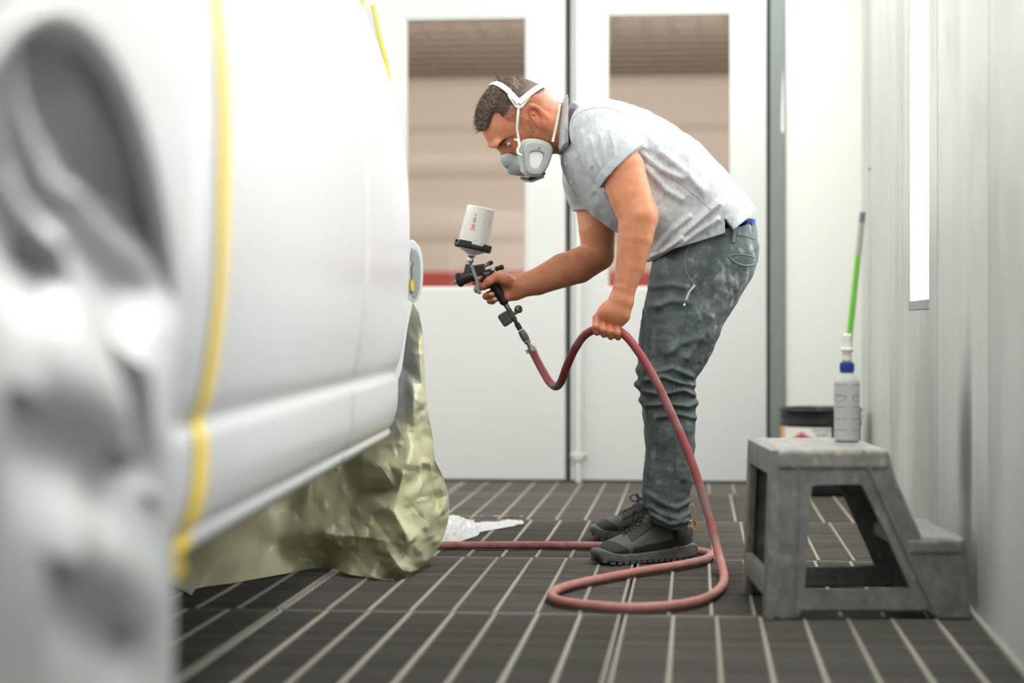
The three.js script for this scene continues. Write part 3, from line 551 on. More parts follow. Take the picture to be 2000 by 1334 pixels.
function sheet(points, keep, creases, tone) {   // points: [px, py, depth]; a draped sheet, then sharp creases pressed into it
  const w = points.map(([a, b, d]) => P(a, b, d)), tri = triangulate(points).filter((t) => { const c = t.reduce((s, k) => [s[0] + points[k][0] / 3, s[1] + points[k][1] / 3], [0, 0]); return keep(c[0], c[1]) < 0; });
  const pos = [], idx = [], known = new Map(), N = 13;
  const add = (p) => { const k = `${p.x.toFixed(5)},${p.y.toFixed(5)},${p.z.toFixed(5)}`; if (!known.has(k)) { known.set(k, pos.length / 3); pos.push(p.x, p.y, p.z); } return known.get(k); };
  for (const t of tri) {
    const [a, b, c] = t.map((k) => w[k]), g = [];
    for (let i = 0; i <= N; i++) { g.push([]); for (let j = 0; j <= N - i; j++) g[i].push(add(a.clone().multiplyScalar((N - i - j) / N).addScaledVector(b, i / N).addScaledVector(c, j / N))); }
    for (let i = 0; i < N; i++) for (let j = 0; j < N - i; j++) { idx.push(g[i][j], g[i + 1][j], g[i][j + 1]); if (j < N - i - 1) idx.push(g[i + 1][j], g[i + 1][j + 1], g[i][j + 1]); }
  }
  const n = pos.length / 3, near = Array.from({ length: n }, () => new Set());
  for (let i = 0; i < idx.length; i += 3) for (let k = 0; k < 3; k++) { const a = idx[i + k], b = idx[i + (k + 1) % 3]; near[a].add(b); near[b].add(a); }
  const rim = new Set(), count = new Map();
  for (let i = 0; i < idx.length; i += 3) for (let k = 0; k < 3; k++) { const a = idx[i + k], b = idx[i + (k + 1) % 3], key = Math.min(a, b) * 1e6 + Math.max(a, b); count.set(key, (count.get(key) ?? 0) + 1); }
  for (const [key, c] of count) if (c === 1) { rim.add(Math.floor(key / 1e6)); rim.add(key % 1e6); }
  const nb = near.map((s) => [...s]);
  for (let r = 0; r < 12; r++) { const old = pos.slice(); for (let a = 0; a < n; a++) { if (rim.has(a)) continue; for (let c = 0; c < 3; c++) { let s = 0; for (const b of nb[a]) s += old[b * 3 + c]; pos[a * 3 + c] = lerp(old[a * 3 + c], s / nb[a].length, 0.6); } } }
  const col = new Float32Array(pos.length);
  for (let a = 0; a < n; a++) {
    const x = pos[a * 3], y = pos[a * 3 + 1]; let m = 0;
    for (const [cx, cy, ux, uy, L, W, amp] of creases) { const dx = x - cx, dy = y - cy, s = (dx * ux + dy * uy) / L; if (s * s >= 1) continue; const t = Math.abs(dx * uy - dy * ux) / W; if (t < 1) m += amp * (1 - t) * (1 - s * s); }
    if (rim.has(a)) m *= 0.3;
    pos[a * 3 + 2] += m; pos[a * 3] += m * 0.25;
    col.set(tone(pos[a * 3], pos[a * 3 + 1], pos[a * 3 + 2]), a * 3);
  }
  const q = new THREE.BufferGeometry(); q.setIndex(idx); q.setAttribute('position', new THREE.Float32BufferAttribute(pos, 3)); q.setAttribute('color', new THREE.BufferAttribute(col, 3));
  return toCreasedNormals(q, 0.28);
}
{ const paper = thing('masking_paper', 'crumpled pale green masking paper draped round the wheel to the floor', 'masking paper', P(740, 1120, 5.35));
  // front sheet: from the sill down over the wheel to the grating
  const A = [[806, 590, 5.5], [818, 612, 5.45], [826, 650, 5.42], [829, 700, 5.42], [831, 760, 5.42], [837, 810, 5.42], [846, 858, 5.45], [850, 900, 5.46], [866, 932, 5.56], [876, 965, 5.62], [878, 1000, 5.6], [872, 1032, 5.56], [862, 1062, 5.52], [845, 1086, 5.5], [820, 1111, 5.42], [792, 1129, 5.33], [766, 1134, 5.27], [735, 1132, 5.28], [705, 1126, 5.3], [682, 1122, 5.32], [655, 1112, 5.42], [632, 1108, 5.5], [600, 1112, 5.46], [560, 1120, 5.38], [500, 1131, 5.26], [450, 1140, 5.17], [400, 1146, 5.12], [382, 1150, 5.08], [374, 1163, 4.98], [352, 1150, 5.04], [330, 1140, 5.12],
    [330, 1090, 5.3], [420, 1030, 5.45], [520, 960, 5.55], [600, 905, 5.6], [660, 868, 5.6], [712, 842, 5.52], [760, 800, 5.45], [785, 720, 5.45], [796, 640, 5.48],
    // creases inside
    [803, 1052, 5.24], [754, 981, 5.3], [708, 977, 5.42], [614, 1042, 5.4], [594, 1087, 5.44], [694, 1088, 5.36], [692, 1042, 5.36], [800, 1118, 5.28], [752, 1066, 5.3], [790, 1096, 5.27], [832, 1096, 5.4],
    [815, 868, 5.4], [818, 976, 5.36], [830, 1040, 5.42], [806, 868, 5.34], [838, 930, 5.5], [845, 960, 5.5], [852, 972, 5.56], [735, 905, 5.36], [765, 952, 5.36], [780, 960, 5.28], [716, 905, 5.42], [700, 960, 5.5], [678, 1007, 5.42], [640, 985, 5.5], [600, 1000, 5.5], [812, 780, 5.36], [805, 700, 5.4], [770, 880, 5.36], [745, 870, 5.42], [790, 830, 5.38], [790, 920, 5.28], [770, 1005, 5.31], [720, 1010, 5.33], [660, 1070, 5.42], [640, 1050, 5.38], [540, 1060, 5.46], [480, 1090, 5.36], [420, 1110, 5.28], [560, 1000, 5.56], [855, 1010, 5.48], [862, 985, 5.52], [822, 920, 5.44], [740, 1100, 5.29], [715, 1060, 5.36], [768, 1110, 5.25]];
  const edge = outline(A.slice(0, 40).map((p) => [p[0], p[1]]));
  const green = lin(0xcfcfa8), spray = lin(0xdfe1dc), c0 = P(785, 720, 5.4), tone = (x, y, z) => { const n = fbm(x * 18, y * 14, z * 18, 4) + 0.4 * noise(x * 160, y * 160, z * 160), e = Math.hypot((x - c0.x) / 0.05, (y - c0.y) / 0.17); return mixc(green, spray, clamp(1.35 - e + n * 0.7)); };   // white overspray caught near the panel edge
  const creases = [], crease = (p, r, amp, width) => { const a = P(...p, 5.35), b = P(...r, 5.35), L = a.distanceTo(b) / 2; creases.push([(a.x + b.x) / 2, (a.y + b.y) / 2, (b.x - a.x) / (2 * L), (b.y - a.y) / (2 * L), L * 1.05, width, amp]); };
  // the strong creases one can name, then many slight ones
  for (const [p, r, amp, width] of [[[752, 978], [806, 1054], 0.03, 0.05], [[612, 1042], [806, 1053], 0.022, 0.045], [[690, 1088], [610, 1040], 0.016, 0.04], [[806, 868], [822, 980], 0.02, 0.03], [[818, 976], [832, 1075], 0.018, 0.03], [[716, 905], [740, 920], 0.012, 0.02], [[735, 905], [770, 955], 0.02, 0.025], [[752, 1066], [800, 1118], 0.02, 0.035], [[700, 1088], [800, 1052], 0.014, 0.04], [[754, 981], [700, 976], 0.016, 0.035], [[678, 1007], [620, 1040], 0.016, 0.04], [[830, 860], [838, 1000], 0.016, 0.02], [[812, 640], [818, 800], 0.014, 0.018], [[800, 700], [806, 860], 0.014, 0.02], [[590, 1090], [700, 1010], -0.014, 0.05], [[500, 1060], [640, 1020], 0.016, 0.05], [[420, 1110], [600, 1085], -0.014, 0.05], [[850, 940], [866, 1040], 0.016, 0.02]]) crease(p, r, amp * 1.8, width);
  for (let i = 0; i < 300; i++) { let x, y; do { x = rr(560, 875); y = rr(610, 1125); } while (edge(x, y) > 0); const a = rr(-0.7, 0.7) + (rnd() < 0.45 ? 1.57 : 0), l = rr(6, 26) * (y < 900 ? 0.8 : 1); crease([x - Math.cos(a) * l, y - Math.sin(a) * l], [x + Math.cos(a) * l, y + Math.sin(a) * l], rr(-0.008, 0.009), rr(0.009, 0.024)); }
  part(paper, 'sheet', sheet(A, edge, creases, tone), paperMat);
}
// crumpled clear film lying on the grating
{ const film2 = thing('plastic_film', 'crumpled clear white plastic film lying on the grating beside the masking paper', 'plastic film', P(930, 1035, 6.5));
  const shape = chaikin([[860, 1012], [880, 1008], [893, 1015], [915, 1019], [932, 1023], [944, 1021], [955, 1020], [975, 1020], [1000, 1017], [1022, 1019], [1022, 1023], [1000, 1028], [975, 1032], [952, 1036], [936, 1040], [934, 1046], [918, 1051], [900, 1058], [880, 1059], [850, 1060], [840, 1040]], 1);
  const f = outline(shape), pos = [], idx = [], nx = 150, ny = 60, ids = new Map();
  for (let j = 0; j <= ny; j++) for (let i = 0; i <= nx; i++) {
    const px = lerp(838, 1024, i / nx), py = lerp(1004, 1062, j / ny); const e = f(px, py);
    if (e > 1.2) continue;
    const d = (EYE - 0.004) * FOCAL / (py - HORIZON), g = P(px, py, d), r = Math.abs(fbm(g.x * 14, g.z * 9, 2, 4)), h = (0.006 + 0.04 * r) * clamp(0.15 - e / 12);
    ids.set(j * 1000 + i, pos.length / 3); pos.push(g.x, g.y + h, g.z);
  }
  for (let j = 0; j < ny; j++) for (let i = 0; i < nx; i++) { const q = [j * 1000 + i, j * 1000 + i + 1, (j + 1) * 1000 + i, (j + 1) * 1000 + i + 1].map((k) => ids.get(k)); if (q.every((k) => k !== undefined)) idx.push(q[0], q[2], q[1], q[1], q[2], q[3]); }
  const g = new THREE.BufferGeometry(); g.setAttribute('position', new THREE.Float32BufferAttribute(pos, 3)); g.setIndex(idx); g.computeVertexNormals();
  part(film2, 'film', g, phys(0xf4f6f5, 0.3, { transmission: 0.45, thickness: 0, side: THREE.DoubleSide }));
}
// ------------------------------------------------------------------ the man
const MID = 5.9;                                              // distance of the middle of his body
const flat = (pts, d = MID) => pts.map(([a, b, e]) => { const p = P(a, b, e ?? d); return [p.x, p.y]; });
const man = thing('person', 'man in grey polo shirt, work trousers and respirator bending forward to spray', 'person', P(1290, 1085, 5.87).setY(0));

// ---- head, in its own axes: x forward, y up, z to his left; pitched down and turned a little to his left
const HO = P(1031, 229, MID), HS = V(0.31, -0.1, 0.945).normalize();
const HF = V(-0.5, -0.866, 0).addScaledVector(HS, -V(-0.5, -0.866, 0).dot(HS)).normalize(), HU = HS.clone().cross(HF).negate().normalize();
if (HU.y < 0) HU.negate();
const headM = frame(HF, HU, HS, HO);
const toHead = (x, y, z) => { const a = x - HO.x, b = y - HO.y, c = z - HO.z; return [a * HF.x + b * HF.y + c * HF.z, a * HU.x + b * HU.y + c * HU.z, a * HS.x + b * HS.y + c * HS.z]; };
const inHead = (px, py, z) => { const q = P(px, py, MID - z), rx = q.x - HO.x - z * HS.x, ry = q.y - HO.y - z * HS.y, k = HF.x * HU.y - HF.y * HU.x; return V((rx * HU.y - ry * HU.x) / k, (HF.x * ry - HF.y * rx) / k, z); };   // head axes of a measured spot
const H = (x, y, z) => V(x, y, z).applyMatrix4(headM);
const skull = outline(chaikin([[-0.06, -0.075], [-0.085, -0.045], [-0.1, 0.0], [-0.101, 0.035], [-0.092, 0.075], [-0.07, 0.108], [-0.035, 0.130], [0.0, 0.140], [0.045, 0.138], [0.085, 0.124], [0.112, 0.102], [0.125, 0.08], [0.132, 0.057], [0.132, 0.04], [0.124, 0.02], [0.122, -0.005], [0.118, -0.03], [0.07, -0.05], [0.02, -0.06], [-0.02, -0.065]], 1));
const jaw = outline(chaikin([[-0.02, 0.0], [0.03, 0.03], [0.1, 0.03], [0.122, 0.01], [0.126, -0.02], [0.126, -0.05], [0.122, -0.075], [0.118, -0.1], [0.1, -0.118], [0.07, -0.113], [0.02, -0.09], [-0.018, -0.065], [-0.028, -0.03]], 1));
const nose = chain([V(0.124, 0.022, 0), V(0.143, -0.008, 0), V(0.152, -0.022, 0)], [0.009, 0.011, 0.013], 0.008);
const nostril = cone(V(0.138, -0.026, 0.014), V(0.138, -0.026, -0.014), 0.009, 0.009);
const lips = cone(V(0.126, -0.052, 0.02), V(0.126, -0.052, -0.02), 0.008, 0.008), lip2 = cone(V(0.125, -0.064, 0.016), V(0.125, -0.064, -0.016), 0.008, 0.008);
const EYE_L = V(0.1035, 0.0255, 0.0375), EYE_R = V(0.1035, 0.0255, -0.0375);
const headShape = (x, y, z) => {
  const w = lerp(0.085, 0.062, sstep(0.02, 0.13, x)) * lerp(0.9, 1, sstep(-0.04, 0.04, y)), wj = lerp(0.068, 0.045, sstep(0.03, 0.12, x)) * lerp(0.78, 1, sstep(-0.11, 0, y));
  let d = swell(skull(x, y), z, 0.07, w);
  d = smin(d, swell(jaw(x, y), z, 0.045, wj), 0.03);
  const az = Math.abs(z);
  d = smin(d, Math.hypot(x - 0.122, (y - 0.052) * 1.3, (az - 0.03) * 0.55) - 0.012, 0.02);                 // brow
  d = smin(d, Math.hypot((x - 0.095) * 0.9, y + 0.016, (az - 0.046) * 1.1) - 0.018, 0.025);                 // cheekbone
  d = smax(d, 0.0165 - Math.hypot(x - 0.124, (y - 0.0255) * 1.25, (az - 0.037) * 0.8), 0.014);               // eye socket
  d = smin(d, nose(x, y, z), 0.014); d = smin(d, nostril(x, y, z), 0.008); d = smin(d, lips(x, y, z), 0.008); d = smin(d, lip2(x, y, z), 0.006);
  return d;
};
const ears = (x, y, z) => {   // near and far ear alike
  const az = Math.abs(z), cx = 0.0 - (y - 0.0) * 0.25, ex = (x - cx + 0.004) / 0.021, ey = (y - 0.004) / 0.033, r = Math.hypot(ex, ey);
  const lift = 0.081 + 0.011 * clamp(0.6 - (x + 0.0) / 0.04) - 0.002;
  let d = Math.max((r - 1) * 0.02, Math.abs(az - lift) - 0.0055);
  d = smax(d, -(Math.max((Math.hypot((x - cx + 0.001) / 0.0135, (y - 0.006) / 0.024) - 1) * 0.0135, 0.0815 - az + 0.006 * 0 - 0.001) ), 0.004);
  d = smin(d, Math.hypot(x - 0.004, y - 0.002, (az - 0.083)) - 0.0055, 0.004);
  d = smin(d, Math.hypot((x + 0.003) * 1.6, (y - 0.014), (az - 0.084) * 1.2) - 0.008, 0.004);
  d = smin(d, Math.hypot(x - 0.006, y + 0.03, az - 0.083) - 0.0085, 0.008);
  return d;
};
const neckA = P(1058, 240, MID), neckB = P(1118, 262, MID);
const neck = chain([neckA, P(1080, 248, MID), neckB], [0.066, 0.066, 0.072], 0.03);
const headField = (x, y, z) => {
  const [a, b, c] = toHead(x, y, z);
  let d = headShape(a, b, c);
  if (Math.abs(a) < 0.06 && Math.abs(b) < 0.07) d = smin(d, ears(a, b, c), 0.006);
  return smin(d, neck(x, y, z), 0.035);
};

// ---- arms and hands
const wristL = P(1214, 584, 5.61), elbowL = P(1246, 424, 5.63);
const armL = chain([P(1180, 268, 5.7), P(1215, 330, 5.66), P(1232, 385, 5.645), elbowL, P(1241, 465, 5.625), P(1231, 520, 5.62), P(1219, 565, 5.61), wristL], [0.056, 0.065, 0.061, 0.0565, 0.051, 0.042, 0.033, 0.031], 0.003);
const elbowPoint = cone(P(1268, 412, 5.65), P(1262, 430, 5.64), 0.024, 0.028);
const wristR = P(1012, 560, 6.05), elbowR = P(1168, 498, 6.05);
const armR = chain([P(1145, 285, 6.1), P(1163, 400, 6.08), P(1166, 450, 6.06), elbowR, P(1130, 519, 6.05), P(1100, 528, 6.05), P(1050, 550, 6.05), wristR], [0.075, 0.062, 0.056, 0.05, 0.0545, 0.053, 0.042, 0.035], 0.004);
const KN = [[1165, 621], [1178, 627], [1191, 632], [1204, 637]], FT = [[1164, 640, 652], [1178, 646, 656], [1191, 650, 660], [1205, 652, 661]];
const handLPalm = KN.map(([a, b], i) => chain([P(1213, 590, 5.61), P(lerp(1205, a, 0.5) + i * 3, lerp(596, b, 0.5), 5.605), P(a + 1, b, 5.603)], [0.028, 0.021, 0.0115], 0.02));
const handLFingers = KN.map(([a, b], i) => { const [fx, f1, f2] = FT[i]; return chain([P(a, b, 5.603), P(fx, f1 - 2, 5.588), P(fx + 1, f2 - 5, 5.596), P(fx + 2, f2 - 3, 5.618), P(fx + 2, f2 - 14, 5.638)], [0.0112, 0.01, 0.0095, 0.009, 0.0078], 0.006); });
const thumbL = chain([P(1206, 600, 5.635), P(1192, 622, 5.655), P(1183, 636, 5.652), P(1172, 646, 5.64)], [0.018, 0.014, 0.012, 0.009], 0.01);
const handL = (x, y, z) => {
  let d = handLPalm[0](x, y, z); for (let i = 1; i < 4; i++) d = smin(d, handLPalm[i](x, y, z), 0.016);
  let e = 1; for (const f of handLFingers) e = Math.min(e, f(x, y, z));
  return smin(smin(d, e, 0.004), thumbL(x, y, z), 0.012);
};
const M_R = [[962, 541, 6.066], [968, 553, 6.072], [975, 564, 6.07], [981, 575, 6.062]];
const handRPalm = M_R.map(([a, b, c]) => chain([P(1008, 560, 6.05), P((1008 + a) / 2, (560 + b) / 2, 6.055), P(a, b, c)], [0.03, 0.022, 0.014], 0.02));
const fingersR = [
  chain([P(962, 541, 6.066), P(941, 544, 6.078), P(928, 549, 6.055), P(927, 553, 6.03)], [0.0125, 0.0105, 0.009, 0.0075], 0.006),
  chain([P(968, 553, 6.072), P(944, 560, 6.08), P(931, 565, 6.055), P(931, 568, 6.026)], [0.0125, 0.0105, 0.0092, 0.0078], 0.006),
  chain([P(975, 564, 6.07), P(953, 577, 6.068), P(949, 579, 6.03), P(961, 575, 6.005)], [0.0125, 0.0105, 0.0098, 0.0085], 0.006),
  chain([P(981, 575, 6.062), P(961, 588, 6.058), P(957, 588, 6.028), P(967, 585, 6.006)], [0.0115, 0.0098, 0.009, 0.0078], 0.006)];
const thumbR = chain([P(1002, 556, 6.03), P(986, 545, 6.004), P(969, 541, 5.995), P(955, 549, 5.99), P(944, 559, 5.992)], [0.022, 0.0165, 0.0125, 0.0108, 0.0085], 0.012);
const heelR = cone(P(1005, 574, 6.04), P(991, 580, 6.03), 0.019, 0.015);
const handR = (x, y, z) => {
  let d = handRPalm[0](x, y, z); for (let i = 1; i < 4; i++) d = smin(d, handRPalm[i](x, y, z), 0.014);
  let e = 1; for (const f of fingersR) e = Math.min(e, f(x, y, z));
  return smin(smin(smin(d, e, 0.006), thumbR(x, y, z), 0.012), heelR(x, y, z), 0.016);
};
// ---- trunk and legs under the clothes
const trunk = chain([P(1130, 270, MID), P(1200, 300, MID), P(1290, 360, MID), P(1370, 420, MID), P(1410, 490, MID)], [0.13, 0.15, 0.15, 0.14, 0.14], 0.05);
const legN = chain([P(1405, 490, 5.82), P(1310, 740, 5.72), P(1305, 1000, 5.65)], [0.1, 0.06, 0.04], 0.05), legF = chain([P(1400, 490, 5.99), P(1300, 745, 6.1), P(1302, 985, 6.17)], [0.1, 0.06, 0.04], 0.05);
const bodyField = (x, y, z) => {
  let d = smin(trunk(x, y, z), smin(legN(x, y, z), legF(x, y, z), 0.04), 0.04);
  d = smin(d, smin(armL(x, y, z), elbowPoint(x, y, z), 0.02), 0.03); d = smin(d, armR(x, y, z), 0.03);
  d = smin(d, handL(x, y, z), 0.012); d = smin(d, handR(x, y, z), 0.012);
  return smin(d, headField(x, y, z), 0.03);
};
const sideLine = curve1([[-0.05, 0.03], [-0.02, 0.05], [0.016, 0.062], [0.034, 0.054], [0.056, 0.052], [0.076, 0.06], [0.1, 0.048], [0.114, 0.044]]);
const cropped = (a, b) => clamp(Math.min((sideLine(Math.min(b, 0.11)) - a) / 0.008, (b - lerp(-0.045, 0.028, sstep(-0.04, -0.01, a))) / 0.02 + (a > 0.022 ? (b + 0.02 > 0 ? 3 : -3) : 0)));   // where hair is clipped short
const skinBase = lin(0xc07b55), skinRed = lin(0xb3543a), skinPale = lin(0xc88860), stubble = lin(0x6a4c3c);
const skinPaint = (x, y, z) => {
  const [a, b, c] = toHead(x, y, z);
  let col = mixc(skinBase, skinPale, clamp(0.5 + 0.7 * fbm(x * 22, y * 22, z * 22, 3)));
  col = mixc(col, skinRed, 0.3 * clamp(0.4 + fbm(x * 60 + 5, y * 60, z * 60, 3)));
  if (Math.hypot(a, b, c) < 0.3) {
    const az = Math.abs(c);
    col = mixc(col, skinRed, 0.45 * sstep(0.075, 0.09, az) * sstep(0.06, 0.03, Math.hypot(a, b)));       // ears
    col = mixc(col, skinRed, 0.4 * sstep(0.06, 0.02, Math.hypot(a - 0.09, b + 0.01, az - 0.05)) + 0.35 * sstep(-0.02, -0.06, a));   // cheeks, nape
    const jawLine = sstep(0.03, -0.02, b) * sstep(0.0, 0.02, a) * sstep(0.135, 0.1, a), grain = noise(x * 480, y * 480, z * 480);
    col = mixc(col, stubble, clamp(jawLine * (0.4 + 0.5 * grain)) * 0.75);
    const dense = cropped(a, b) * lerp(0.35, 0.85, sstep(-0.02, 0.09, b));
    col = mixc(col, lin(0x4f3a2e), clamp(dense * (0.75 + 0.9 * grain)) * 0.9);                                // clipped hair
    col = mixc(col, lin(0xa85a4c), 0.6 * sstep(0.012, 0.006, Math.hypot(a - 0.128, b + 0.058, az * 0.5)));
  }
  for (const [k, l] of KN) { const p = P(k, l, 5.6); col = mixc(col, skinRed, 0.3 * sstep(0.02, 0.006, Math.hypot(x - p.x, y - p.y))); }
  return col;
};
const box3 = (pts, m) => { const b = new THREE.Box3().setFromPoints(pts).expandByScalar(m); return [b.min, b.max]; };
// ---- eyes, lids, brows
{ const eyeGroup = (e, sgn) => {
    const c = H(e.x, e.y, e.z), look = V(-0.72, -0.3, 0.62).normalize();
    const eyeball = part(man, 'eye', ball(c, 0.0125, 1, 1, 1, 24), std(0xcfc6bc, 0.2));
    const q = new THREE.Quaternion().setFromUnitVectors(V(0, 0, 1), look);
    const cap = (r, a, col, lift) => { const g = new THREE.SphereGeometry(r, 24, 8, 0, Math.PI * 2, 0, a).rotateX(Math.PI / 2).applyQuaternion(q).translate(c.x, c.y, c.z); return part(eyeball, lift, g, std(col, 0.12)); };
    cap(0.01275, 0.48, 0x4a3222, 'iris'); cap(0.01295, 0.22, 0x080706, 'pupil');
    const lidM = new THREE.MeshStandardMaterial({ color: 0xb67c62, roughness: 0.55, side: THREE.DoubleSide });
    const lid = (up) => {     // a lid is a shell whose edge opens only in front, so that the corners close
      const pos = [], idx = [], A = 48, B = 8;
      for (let i = 0; i <= A; i++) for (let j = 0; j <= B; j++) { const a = (i / A * 2 - 1) * Math.PI, open = (up ? 0.34 : 0.3) * Math.max(0, Math.cos((a - 0.65) * 1.1)) * (Math.abs(a - 0.65) < 1.43 ? 1 : 0), th = lerp(0.02, Math.PI / 2 - open, j / B), y = Math.cos(th) * (up ? 1 : -1), r = 0.0134; const f = r * Math.sin(th) * Math.cos(a), v = r * y; pos.push(...H(e.x + f * 0.906 - v * 0.423, e.y + v * 0.906 + f * 0.423, e.z + sgn * r * Math.sin(th) * Math.sin(a)).toArray()); }
      for (let i = 0; i < A; i++) for (let j = 0; j < B; j++) { const k = i * (B + 1) + j; idx.push(k, k + 1, k + B + 1, k + 1, k + B + 2, k + B + 1); }
      const g = new THREE.BufferGeometry(); g.setAttribute('position', new THREE.Float32BufferAttribute(pos, 3)); g.setIndex(idx); g.computeVertexNormals(); return g;
    };
    part(eyeball, 'eyelid', lid(true), lidM); part(eyeball, 'eyelid', lid(false), lidM);
  };
  eyeGroup(EYE_L, 1); eyeGroup(EYE_R, -1);
}
// ---- hair: short on top, cropped at the sides
const hairFront = (y, az) => y > 0.105 ? lerp(0.108, 0.044, sstep(0.036, 0.06, az)) + (y - 0.105) * 0.6 : sideLine(y);   // how far forward the hair reaches
const hairLow = (x) => lerp(0.088, 0.004, sstep(0.0, -0.1, x));                    // below this it is cropped to stubble
const hairShell = (x, y, z) => {
  const [a, b, c] = toHead(x, y, z), az = Math.abs(c);
  const top = sstep(0.085, 0.118, b + 0.25 * Math.max(0, a - 0.06)), thick = 0.0006 + 0.0105 * top * (1 - 0.4 * sstep(0.05, 0.085, az));
  let d = headShape(a, b, c) - thick + 0.0016 * noise(x * 130, y * 130, z * 130) * (0.2 + top) + 0.0022 * noise(a * 30, b * 160, c * 240) * top;
  const cut = Math.min(hairFront(b, az) - a, b - hairLow(a)) + 0.004 * noise(a * 200, b * 200, c * 200);
  return Math.max(d, -cut * 0.8);
};
const hairDark = lin(0x2c2019), hairMid = lin(0x453428), hairLight = lin(0x655040);
const hairPaint = (x, y, z) => { const n = 0.5 + 0.8 * noise(x * 150, y * 150, z * 150) + 0.4 * noise(x * 420, y * 420, z * 420); return n < 0.5 ? mixc(hairDark, hairMid, clamp(n * 2)) : mixc(hairMid, hairLight, clamp(n * 2 - 1) * 0.8); };
const strands = [];
function strand(p, dir, len, w) {     // a thin three sided spike
  const d = dir.clone().normalize(), s = d.clone().cross(Math.abs(d.y) < 0.9 ? V(0, 1, 0) : V(1, 0, 0)).normalize(), t = d.clone().cross(s), q = p.clone().addScaledVector(d, len), k = hairPaint(p.x * 3, p.y * 3, p.z * 3);
  const a = p.clone().addScaledVector(s, w), b = p.clone().addScaledVector(s, -w * 0.5).addScaledVector(t, w * 0.86), c = p.clone().addScaledVector(s, -w * 0.5).addScaledVector(t, -w * 0.86);
  strands.push([[a, b, q], [b, c, q], [c, a, q]], k);
}
{ const cen = V(0.01, 0.05, 0);
  for (let i = 0; i < 11000; i++) {
    const u = V(rr(-1, 1), rr(-0.5, 1), rr(-1, 1)); if (u.length() > 1 || u.length() < 0.2) continue; u.normalize();
    const from = cen.clone().addScaledVector(u, 0.25), hf = (x, y, z) => headShape(x, y, z), p = onto(hf, from, u.clone().negate(), 0.3), az = Math.abs(p.z);
    const topness = sstep(0.08, 0.115, p.y + 0.25 * Math.max(0, p.x - 0.06));
    if (hairFront(p.y, az) - p.x + rr(-0.004, 0.003) < 0 || (p.y < 0.1 && cropped(p.x, p.y) < rnd())) continue;
    const n = slope(hf, p), len = lerp(0.0022, 0.019, topness) * rr(0.6, 1.15), comb = V(0.55, 0.12, 0).addScaledVector(V(0, 0, 1), 0.1 * Math.sign(p.z)).lerp(V(-0.1, -0.6, 0), 1 - topness);
    const dir = n.clone().multiplyScalar(lerp(0.5, 0.16, topness)).add(comb).add(V(rr(-0.18, 0.18), rr(-0.12, 0.12), rr(-0.18, 0.18)));
    const w0 = p.clone().addScaledVector(n, topness * 0.0085).applyMatrix4(headM), dw = dir.clone().transformDirection(headM);
    strand(w0, dw, len, lerp(0.0003, 0.0008, topness));
  }
  for (let i = 0; i < 40; i++) { const p = H(rr(-0.06, -0.02), 0.138, rr(-0.03, 0.03)); strand(p, V(rr(-0.6, 0.1), 1, rr(-0.2, 0.2)), rr(0.012, 0.026), 0.0006); }   // a few that stand up
}
const spikes = (list) => {
  const pos = [], col = [];
  for (let i = 0; i < list.length; i += 2) for (const t of list[i]) for (const v of t) { pos.push(v.x, v.y, v.z); col.push(...list[i + 1]); }
  const g = new THREE.BufferGeometry(); g.setAttribute('position', new THREE.Float32BufferAttribute(pos, 3)); g.setAttribute('color', new THREE.Float32BufferAttribute(col, 3)); g.computeVertexNormals(); return g;
};
const hairMat = new THREE.MeshStandardMaterial({ vertexColors: true, roughness: 0.55 });
{ const shell = skin(hairShell, ...box3([P(925, 140, MID), P(1105, 300, MID)], 0).map((v, i) => v.clone().setZ(i ? -MID + 0.125 : -MID - 0.125)), 0.0032, hairPaint);
  const all = merge([shell, spikes(strands)]);
  part(man, 'hair', all, hairMat, 'short dark brown hair, cropped at the sides'); strands.length = 0;
  for (let i = 0; i < 2600; i++) {        // beard along the jaw
    const x = rr(0.005, 0.1), y = rr(-0.1, 0.02); if (y > 0.02 - x * 0.9 + 0.02 || rnd() > 0.9) continue;
    for (const s of [1, -1]) { const p = onto(headShape, V(x, y, s * 0.2), V(0, 0, -s), 0.3); if (Math.abs(p.z) < 0.01) continue; const n = slope(headShape, p); strand(p.clone().applyMatrix4(headM), n.multiplyScalar(0.6).add(V(0.3, -0.8, 0)).add(V(rr(-0.3, 0.3), rr(-0.3, 0.3), 0)).transformDirection(headM), rr(0.003, 0.006), 0.0004); }
  }
  part(man, 'beard', spikes(strands), hairMat, 'short dark beard'); strands.length = 0;
  const brow = [[974, 284.5], [981, 277], [991, 270], [1003, 265.5]];
  for (let i = 0; i < 420; i++) {     // eyebrows, the far one a mirrored copy
    const t = rnd() * 2.999, k = Math.floor(t), u = t - k, w = lerp(3.2, 1.4, t / 3), px = lerp(brow[k][0], brow[k + 1][0], u) + rr(-w, w) * 0.6, py = lerp(brow[k][1], brow[k + 1][1], u) + rr(-w, w);
    const p = seen(headField, px, py, 5.6), dx = V(0.75, 0.62, 0).add(V(rr(-0.3, 0.3), rr(-0.2, 0.4), 0)); strand(p, dx, rr(0.004, 0.007), 0.0004);
    const q = V(...toHead(p.x, p.y, p.z)), r = onto(headShape, V(0.25, q.y, -Math.abs(q.z)), V(-1, 0, 0), 0.3); strand(r.applyMatrix4(headM), V(0.2, 0.3, -0.9).transformDirection(headM), rr(0.004, 0.007), 0.0004);
  }
  part(man, 'eyebrows', spikes(strands), hairMat); strands.length = 0;
}

